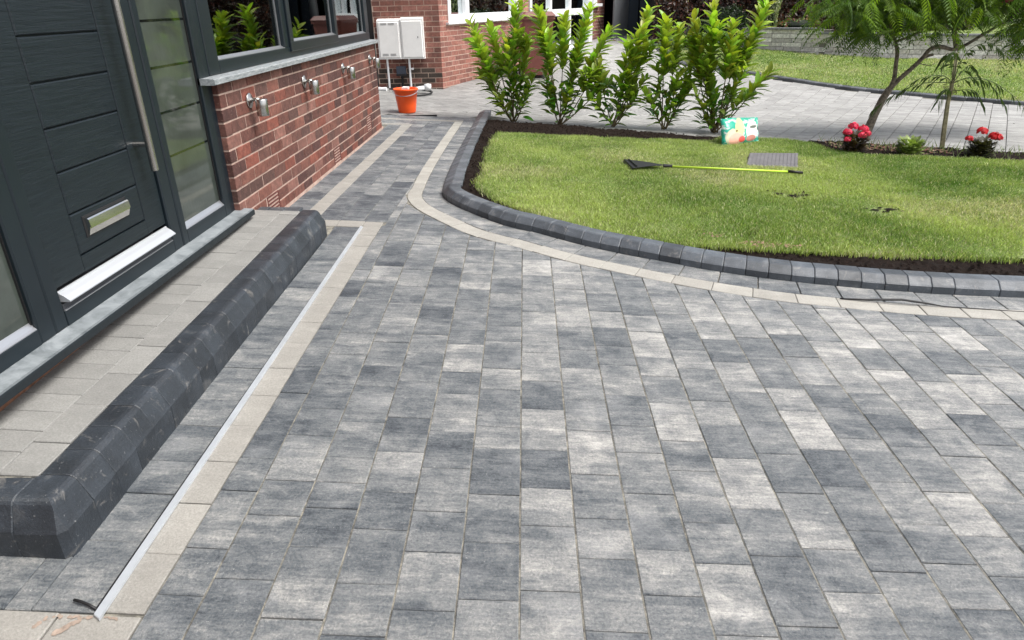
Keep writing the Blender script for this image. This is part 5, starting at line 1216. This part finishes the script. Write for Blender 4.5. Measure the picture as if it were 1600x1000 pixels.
# ================================================================== THINGS ON THE LAWN
def bag():
    t = thing('compost_bag', 'crumpled plastic compost bag with teal and white floral print on the lawn', 'bag', (2.1, 7.4, gz(2.1, 7.4)+.06)); z0 = gz(2.26, 7.7)+.055
    m, ns, ls, p = newmat('bag_print'); tc = N(ns, 'TexCoord'); uv = tc.outputs['Generated']
    sx = N(ns, 'SeparateXYZ'); ls.new(uv, sx.inputs[0]); U, V = sx.outputs[0], sx.outputs[2]
    nz = N(ns, 'TexNoise', Scale=7., Detail=3.); ls.new(uv, nz.inputs[0])
    c = ramp(ns, ls, nz.outputs[0], [(.53, (.02, .36, .25)), (.58, (.50, .56, .54))]).outputs[0]
    def blob(c, cx, cy, rx, ry, col, soft=.12):
        a = N(ns, 'Math', operation='SUBTRACT'); ls.new(U, a.inputs[0]); a.inputs[1].default_value = cx
        a2 = N(ns, 'Math', operation='DIVIDE'); ls.new(a.outputs[0], a2.inputs[0]); a2.inputs[1].default_value = rx
        b_ = N(ns, 'Math', operation='SUBTRACT'); ls.new(V, b_.inputs[0]); b_.inputs[1].default_value = cy
        b2 = N(ns, 'Math', operation='DIVIDE'); ls.new(b_.outputs[0], b2.inputs[0]); b2.inputs[1].default_value = ry
        s1 = N(ns, 'Math', operation='MULTIPLY'); ls.new(a2.outputs[0], s1.inputs[0]); ls.new(a2.outputs[0], s1.inputs[1])
        s2 = N(ns, 'Math', operation='MULTIPLY'); ls.new(b2.outputs[0], s2.inputs[0]); ls.new(b2.outputs[0], s2.inputs[1])
        s = N(ns, 'Math', operation='ADD'); ls.new(s1.outputs[0], s.inputs[0]); ls.new(s2.outputs[0], s.inputs[1])
        s3 = N(ns, 'Math', operation='ADD'); ls.new(s.outputs[0], s3.inputs[0]); 
        n2 = N(ns, 'Math', operation='MULTIPLY'); ls.new(nz.outputs[0], n2.inputs[0]); n2.inputs[1].default_value = .7; ls.new(n2.outputs[0], s3.inputs[1])
        f = ramp(ns, ls, s3.outputs[0], [(1.25-soft, 1.), (1.25+soft, 0.)]) if False else None
        lt = N(ns, 'Math', operation='LESS_THAN'); ls.new(s3.outputs[0], lt.inputs[0]); lt.inputs[1].default_value = 1.3
        return mixc(ns, ls, lt.outputs[0], c, col)
    c = blob(c, .28, .34, .20, .30, (.60, .58, .40)); c = blob(c, .45, .62, .12, .32, (.66, .68, .28)); c = blob(c, .36, .28, .20, .22, (.78, .42, .32)); c = blob(c, .50, .24, .08, .12, (.75, .10, .08))
    c = blob(c, .78, .48, .17, .34, (.74, .74, .66)); c = blob(c, .74, .22, .13, .12, (.50, .22, .18)); c = blob(c, .82, .60, .10, .05, (.12, .14, .12)); c = blob(c, .37, .55, .03, .04, (.2, .12, .05))
    ls.new(c, p.inputs['Base Color']); p.inputs['Roughness'].default_value = .28
    n3 = N(ns, 'TexNoise', Scale=5., Detail=5.); ls.new(tc.outputs['Object'], n3.inputs[0]); bump(ns, ls, p, n3.outputs[0], .6, .02)
    b = MB(); q = random.Random(5); nx, nz_ = 14, 9; vs = []
    for i in range(nx+1):
        for j in range(nz_+1):
            u, v = i/nx, j/nz_; x = 1.89+.46*u; z = z0+(.265-.035*u)*v+.01; e = (1-(2*u-1)**6)*(1-(2*v-1)**4)
            y = 7.22+.14*v+.30*u-.075*e+q.uniform(-.008, .008); vs.append((x+q.uniform(-.006, .006), y, z+q.uniform(-.006, .006)))
    n1 = len(vs)
    for i in range(nx+1):
        for j in range(nz_+1):
            u, v = i/nx, j/nz_; x, y, z = vs[i*(nz_+1)+j]; e = (1-(2*u-1)**6)*(1-(2*v-1)**4); vs.append((x, y+.004+.17*e, z))
    fs = []
    for i in range(nx):
        for j in range(nz_):
            a = i*(nz_+1)+j; fs.append((a, a+nz_+1, a+nz_+2, a+1)); fs.append((n1+a, n1+a+1, n1+a+nz_+2, n1+a+nz_+1))
    for i in range(nx):
        for j in (0, nz_): a = i*(nz_+1)+j; fs.append((a, a+nz_+1, n1+a+nz_+1, n1+a))
    for j in range(nz_):
        for i in (0, nx): a = i*(nz_+1)+j; fs.append((a, a+1, n1+a+1, n1+a))
    b.add(vs, fs); b.obj('bag_body', m, t, origin=(1.9, 7.3, z0), smooth=True)
    b = MB(); vs = []
    for i in range(7):
        x = 2.345+.008*math.sin(i); vs += [(x, 7.60+.012*i, z0+.03+.03*i), (x+.03, 7.64+.012*i, z0+.03+.03*i)]
    b.add(vs, [(2*i, 2*i+1, 2*i+3, 2*i+2) for i in range(6)]); b.obj('bag_end', simple('dark_green_plastic', (.02, .05, .03), .4), t)
bag()
cv = thing('drain_cover', 'grey ribbed rectangular drain cover set in the lawn behind the rake', 'drain cover', (2.2, 6.6, gz(2.2, 6.6)))
b = MB(); CVP = [(1.877, 6.268), (2.334, 6.262), (2.572, 6.947), (2.074, 6.862)]; b.prism(CVP, .03, .068, .003, zf=gz); cvo = b.obj('cover_plate', M_cover, cv)
b = MB()
for i in range(13):
    f0, f1 = (i+.25)/13, (i+.7)/13
    L = lambda f, e: ((CVP[0][0]*(1-f)+CVP[1][0]*f)*(1-e)+(CVP[3][0]*(1-f)+CVP[2][0]*f)*e, (CVP[0][1]*(1-f)+CVP[1][1]*f)*(1-e)+(CVP[3][1]*(1-f)+CVP[2][1]*f)*e)
    b.prism([L(f0, .04), L(f1, .04), L(f1, .96), L(f0, .96)], .06, .0725, .001, zf=gz)
b.obj('rib', M_cover, cvo)
rk = thing('lawn_rake', 'lawn rake with lime green handle and flat black head lying on the lawn', 'rake', (1.4, 6.0, gz(1.4, 6.0)+.07))
zr = lambda x, y: gz(x, y)+.078
b = MB(); b.tube([(1.165, 6.004, zr(1.165, 6)+.008), (2.15, 5.972, zr(2.15, 6)+.008)], .009, 10); b.obj('handle', M_lime, rk, smooth=True)
b = MB(); b.tube([(2.15, 5.972, zr(2.15, 6)+.012), (2.27, 5.955, zr(2.27, 6)+.008)], .012, 10); b.obj('grip', M_black, rk, smooth=True)
b = MB(); b.tube([(1.165, 6.004, zr(1.165, 6)+.012), (1.09, 6.0, zr(1.1, 6)+.014)], [.012, .016], 8); b.obj('socket', M_black, rk)
for i in range(19):
    f = i/18; b = MB(); e = (.775+.035*f, 6.20-.34*f, 0); s0 = (1.10, 6.0+.006*(9-i)/9, 0)
    pts = [(s0[0], s0[1], zr(*s0[:2])+.016), (s0[0]*.5+e[0]*.5, s0[1]*.5+e[1]*.5, zr(1, 6)+.022), (e[0], e[1], zr(*e[:2])+.012), (e[0]-.012, e[1], zr(*e[:2])-.012)]
    vs = []; w = .0082
    for k, p_ in enumerate(pts): ww = w*(.5+.5*min(1, k/1.5)); vs += [(p_[0], p_[1]-ww, p_[2]), (p_[0], p_[1]+ww, p_[2]), (p_[0], p_[1]+ww, p_[2]+.003), (p_[0], p_[1]-ww, p_[2]+.003)]
    fs = []
    for k in range(3):
        for j in range(4): fs.append((k*4+j, k*4+(j+1) % 4, k*4+4+(j+1) % 4, k*4+4+j))
    b.add(vs, fs); b.obj('tine', M_black, rk)
b = MB(); b.tube([(.81, 6.165, zr(.8, 6.1)+.024), (.845, 5.885, zr(.8, 5.9)+.024)], .006, 6); b.obj('crossbar', M_black, rk)
# bucket
bk = thing('bucket', 'bright orange bucket standing at the far end of the path', 'bucket', (-1.66, 9.08, gz(-1.66, 9.08)))
zb = gz(-1.66, 9.08)+.002; b = MB()
b.lathe([(0, 0), (.105, 0), (.110, .01), (.120, .09), (.148, .272), (.157, .272), (.157, .292), (.150, .295), (.145, .285), (.118, .09), (.106, .015), (0, .014)], 32, (-1.66, 9.08, zb)); o = b.obj('bucket_body', M_orange, bk, smooth=True)
b = MB(); P = [(-1.66+.158*math.cos(a), 9.08-.02+.158*math.sin(a)*.95-.0, zb+.27-.055*math.sin(a)*-1) for a in [math.pi+math.pi*i/12 for i in range(13)]]
b.tube(P, .004, 6); b.obj('handle', M_silver, bk)
b = MB(); b.box(-1.70, -1.62, 9.02, 9.14, zb+.285, zb+.31); tag(b.obj('sponge', simple('white_cloth', (.7, .7, .68), .8, noise=.2, scale=20)), 'white cloth pad resting on top of the orange bucket', 'cloth')
b = MB(); P = [(-2.3, 11.2, .3), (-2.0, 11.15, .29), (-1.72, 11.1, .28), (-1.60, 10.95, .27), (-1.68, 10.7, .26), (-1.95, 10.6, .26)]
b.tube(catmull3(P), .014, 7); tag(b.obj('hose', M_black, smooth=True), 'black hose curled on the old paving behind the orange bucket', 'hose')
b = MB(); b.tube([(-1.88, 10.95, .31), (-1.70, 11.02, .33)], .035, 10); b.lathe([(0, -.05), (.05, -.05), (.055, .04), (0, .05)], 12, (-1.67, 11.02, .34)); tag(b.obj('pipe_fitting', M_white, smooth=True), 'white plastic pipe fitting on the ground behind the orange bucket', 'pipe')
# ================================================================== STONE WALL, HEDGES, BACKGROUND
SW = [(4.55, 16.95), (5.45, 16.25), (6.17, 15.62), (7.24, 15.07), (8.16, 14.89), (9.4, 14.67), (13.5, 14.2)]
SP_ = Path(SW)
stw = thing('stone_wall', 'low grey stone block retaining wall at the back of the far lawn', 'wall', (7, 15.1, gz(7, 15.1)))
wtop = lambda x: .875 if x < 6.02 else .80-.018*(x-6)
b = MB(); t = 0
while t < SP_.len-.01:
    e = min(t+.25, SP_.len); A, B_ = SP_.at(t, -.02), SP_.at(e, -.02); A2, B2 = SP_.at(t, -.25), SP_.at(e, -.25); h = wtop((A[0]+B_[0])/2)-.03
    b.add([(*A, .0), (*B_, .0), (*B_, h), (*A, h), (*A2, .0), (*B2, .0), (*B2, h), (*A2, h)], [(0,1,2,3), (3,2,6,7), (4,7,6,5)]); t = e
wb = b.obj('wall_core', simple('wall_mortar', (.16, .15, .13), .95), stw)
sb = MB(); cnt = 0; q = random.Random(9)
for r in range(9):
    t = -.3+.18*(r % 2)
    while t < SP_.len-.05:
        l = q.choice([.30, .38, .22, .44]); t0, t1 = max(t, 0), min(t+l, SP_.len); t += l
        if t1-t0 < .05: continue
        A, B_ = SP_.at(t0+.005, q.uniform(-.006, .006)), SP_.at(t1-.005, q.uniform(-.006, .006)); A2, B2 = SP_.at(t0+.005, -.1), SP_.at(t1-.005, -.1)
        g0 = gz((A[0]+B_[0])/2, (A[1]+B_[1])/2); tp_ = wtop((A[0]+B_[0])/2)-.035; z1 = tp_-.0865*r; z0 = z1-.079
        if z1 < g0+.02: continue
        z0 = max(z0, g0-.02); col = rc(q.choice([(.55, .53, .49), (.62, .60, .56), (.46, .44, .41), (.68, .66, .62), (.50, .47, .42)]), .12, q)
        vs = [(*A, z0), (*B_, z0), (*B_, z1), (*A, z1), (*A2, z0), (*B2, z0), (*B2, z1), (*A2, z1)]; fs = [(0,1,2,3), (3,2,6,7), (0,3,7,4), (1,5,6,2), (0,4,5,1)]
        if cnt < 290 and A[0] < 10.5: bb = MB(); bb.add(vs, fs); bb.obj('stone_block', M_stone, wb, origin=(*A, z0), color=col); cnt += 1
        else: sb.add(vs, fs, col)
stuff(sb.obj('distant_stone_blocks', M_stone_s, wb))
t = 0
while t < SP_.len-.02:
    e = min(t+.44, SP_.len); xm = SP_.at((t+e)/2)[0]; 
    A, B_, B2, A2 = SP_.at(t+.004, .03), SP_.at(e-.004, .03), SP_.at(e-.004, -.27), SP_.at(t+.004, -.27); z = wtop(xm); bb = MB()
    bb.add([(*A, z-.035), (*B_, z-.035), (*B2, z-.035), (*A2, z-.035), (*A, z), (*B_, z), (*B2, z), (*A2, z)], [(4,5,6,7), (0,1,5,4), (1,2,6,5), (2,3,7,6), (3,0,4,7)])
    bb.obj('coping_stone', M_stone, stw, origin=(*A, z), color=rc((.16, .165, .17), .15, q)); t = e
def leaf_cloud(name, n, pos, size, cols, seed, parent=None, mat=None):
    r = np.random.RandomState(seed); P = pos(r, n); n = len(P); d = r.normal(0, 1, (n, 3)); d /= np.linalg.norm(d, axis=1)[:, None]; e = np.cross(d, r.normal(0, 1, (n, 3))); e /= np.linalg.norm(e, axis=1)[:, None]
    s = size*r.uniform(.6, 1.3, (n, 1)); V = np.stack([P-d*s, P+e*s*.45, P+d*s, P-e*s*.45], 1).astype(np.float32)
    me = bpy.data.meshes.new(name); me.vertices.add(n*4); me.vertices.foreach_set('co', V.ravel()); me.loops.add(n*4); me.loops.foreach_set('vertex_index', np.arange(n*4, dtype=np.int32))
    me.polygons.add(n); me.polygons.foreach_set('loop_start', np.arange(n, dtype=np.int32)*4); me.polygons.foreach_set('loop_total', np.full(n, 4, np.int32)); me.update()
    cols = np.array(cols); c = cols[r.randint(0, len(cols), n)]*r.uniform(.6, 1.4, (n, 1)); C4 = np.ones((n, 4, 4), np.float32); C4[:, :, :3] = c[:, None, :]
    at = me.color_attributes.new('tone', 'FLOAT_COLOR', 'POINT'); at.data.foreach_set('color', C4.ravel())
    return link(name, me, mat or M_foliage, parent)
def box_shell(x0, x1, y0, y1, z0, z1, lump=.12):
    def f(r, n):
        x = r.uniform(x0, x1, n); z = r.uniform(z0, z1, n)
        bulge = vnoise(x, z, 1.6, 5)*lump*2+vnoise(x, z, 5, 6)*lump
        y = y0-bulge+r.exponential(.10, n); m = y < y1; return np.stack([x, y, z], 1)[m]
    return f
hd = thing('copper_hedge', 'tall dark copper leaved hedge behind the low stone wall', 'hedge', (5, 18, .5))
stuff(leaf_cloud('leaves', 60000, box_shell(2.75, 10.2, 17.9, 18.8, .45, 2.9), .05, [(.06, .028, .022), (.10, .045, .035), (.03, .02, .02), (.16, .06, .048), (.10, .09, .085), (.05, .03, .02), (.26, .22, .2)], 31, hd))
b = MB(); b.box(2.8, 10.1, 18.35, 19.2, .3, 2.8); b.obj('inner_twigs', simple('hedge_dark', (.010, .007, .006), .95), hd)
def ball(cx, cy, cz, rx, ry, rz):
    def f(r, n):
        d = r.normal(0, 1, (n, 3)); d /= np.linalg.norm(d, axis=1)[:, None]; k = r.uniform(.75, 1.03, (n, 1))*(1+.12*np.sin(d[:, :1]*7+d[:, 2:]*5)); return d*k*np.array([rx, ry, rz])+np.array([cx, cy, cz])
    return f
def bush(name, lab, c, r_, n, size, cols, seed, core=(.008, .014, .006)):
    t = thing(name, lab, 'bush', (c[0], c[1], c[2]-r_[2])); stuff(leaf_cloud('foliage', n, ball(*c, *r_), size, cols, seed, t))
    b = MB(); prof = [(math.sin(math.pi*i/8)*.82, -math.cos(math.pi*i/8)*.82) for i in range(9)]
    b.lathe([(a*r_[0], z*r_[2]) for a, z in prof], 14, c); b.obj('inner_twigs', simple('twigs_dark', core, .95), t)
bush('dark_bush', 'rounded dark green bush between the laurels and the copper hedge', (4.25, 17.2, .78), (.52, .5, .55), 9000, .028, [(.012, .03, .008), (.02, .045, .010), (.008, .018, .006)], 41)
bush('variegated_conifer', 'narrow pale variegated conifer standing in front of the copper hedge', (5.25, 17.2, 1.35), (.21, .2, .75), 6000, .03, [(.28, .32, .16), (.15, .22, .09), (.4, .42, .26)], 42)
bush('low_wall_plant', 'low green plant trailing on the taller left end of the stone wall', (5.75, 16.75, .92), (.45, .3, .13), 2500, .03, [(.10, .17, .04), (.06, .11, .03), (.2, .06, .05)], 43)
bush('low_wall_plant', 'pale green plant on the stone wall beside the feathery tree', (6.9, 15.9, .88), (.28, .25, .17), 1800, .03, [(.16, .22, .10), (.08, .13, .04)], 44)
bush('dark_shrub', 'dark shrub at the back corner of the far lawn behind the third and fourth laurels', (3.35, 17.2, .62), (.42, .4, .34), 3500, .03, [(.03, .05, .02), (.06, .025, .022), (.02, .03, .015)], 45)
# bright lawn and trees far right
up = struct(poly_sheet('upper_lawn', M_lawn, [SP_.at(SP_.len*i/20, -.24) for i in range(21)]+[(30, 14), (30, 30), (4.6, 30)], lambda x, y: .70, .3))
for i, (x, y, rx, lab) in enumerate(((11.3, 20.5, 2.0, 'large green tree beyond the stone wall, directly right of the copper hedge'), (15.5, 22, 2.6, 'large green tree beyond the stone wall at the far right edge of the garden'))):
    t = thing('green_tree', lab, 'tree', (x, y, .7)); stuff(leaf_cloud('crown', 16000, ball(x, y, 3.1, rx, 1.8, 2.3), .09, [(.05, .09, .02), (.09, .15, .04), (.03, .05, .015)], 50+i, t))
    b = MB(); b.tube([(x, y, .6), (x+.1, y, 2.6)], [.2, .12], 10); b.obj('trunk', M_bark, t, smooth=True)
# loose dead leaf crumbs on the pale drive
b = MB(); q = random.Random(31)
for _ in range(26):
    x, y = q.uniform(-1, 6), q.uniform(8.9, 12); 
    if not inside(FD, x, y): continue
    s = q.uniform(.008, .02); z = gz(x, y)+.004; b.add([(x-s, y, z), (x, y-s*.5, z+.003), (x+s, y, z), (x, y+s*.5, z+.004)], [(0, 1, 2, 3)], (.03, .022, .015))
tag(stuff(b.obj('leaf_litter', M_petal)), 'few dark leaf crumbs lying on the pale far drive', 'litter')
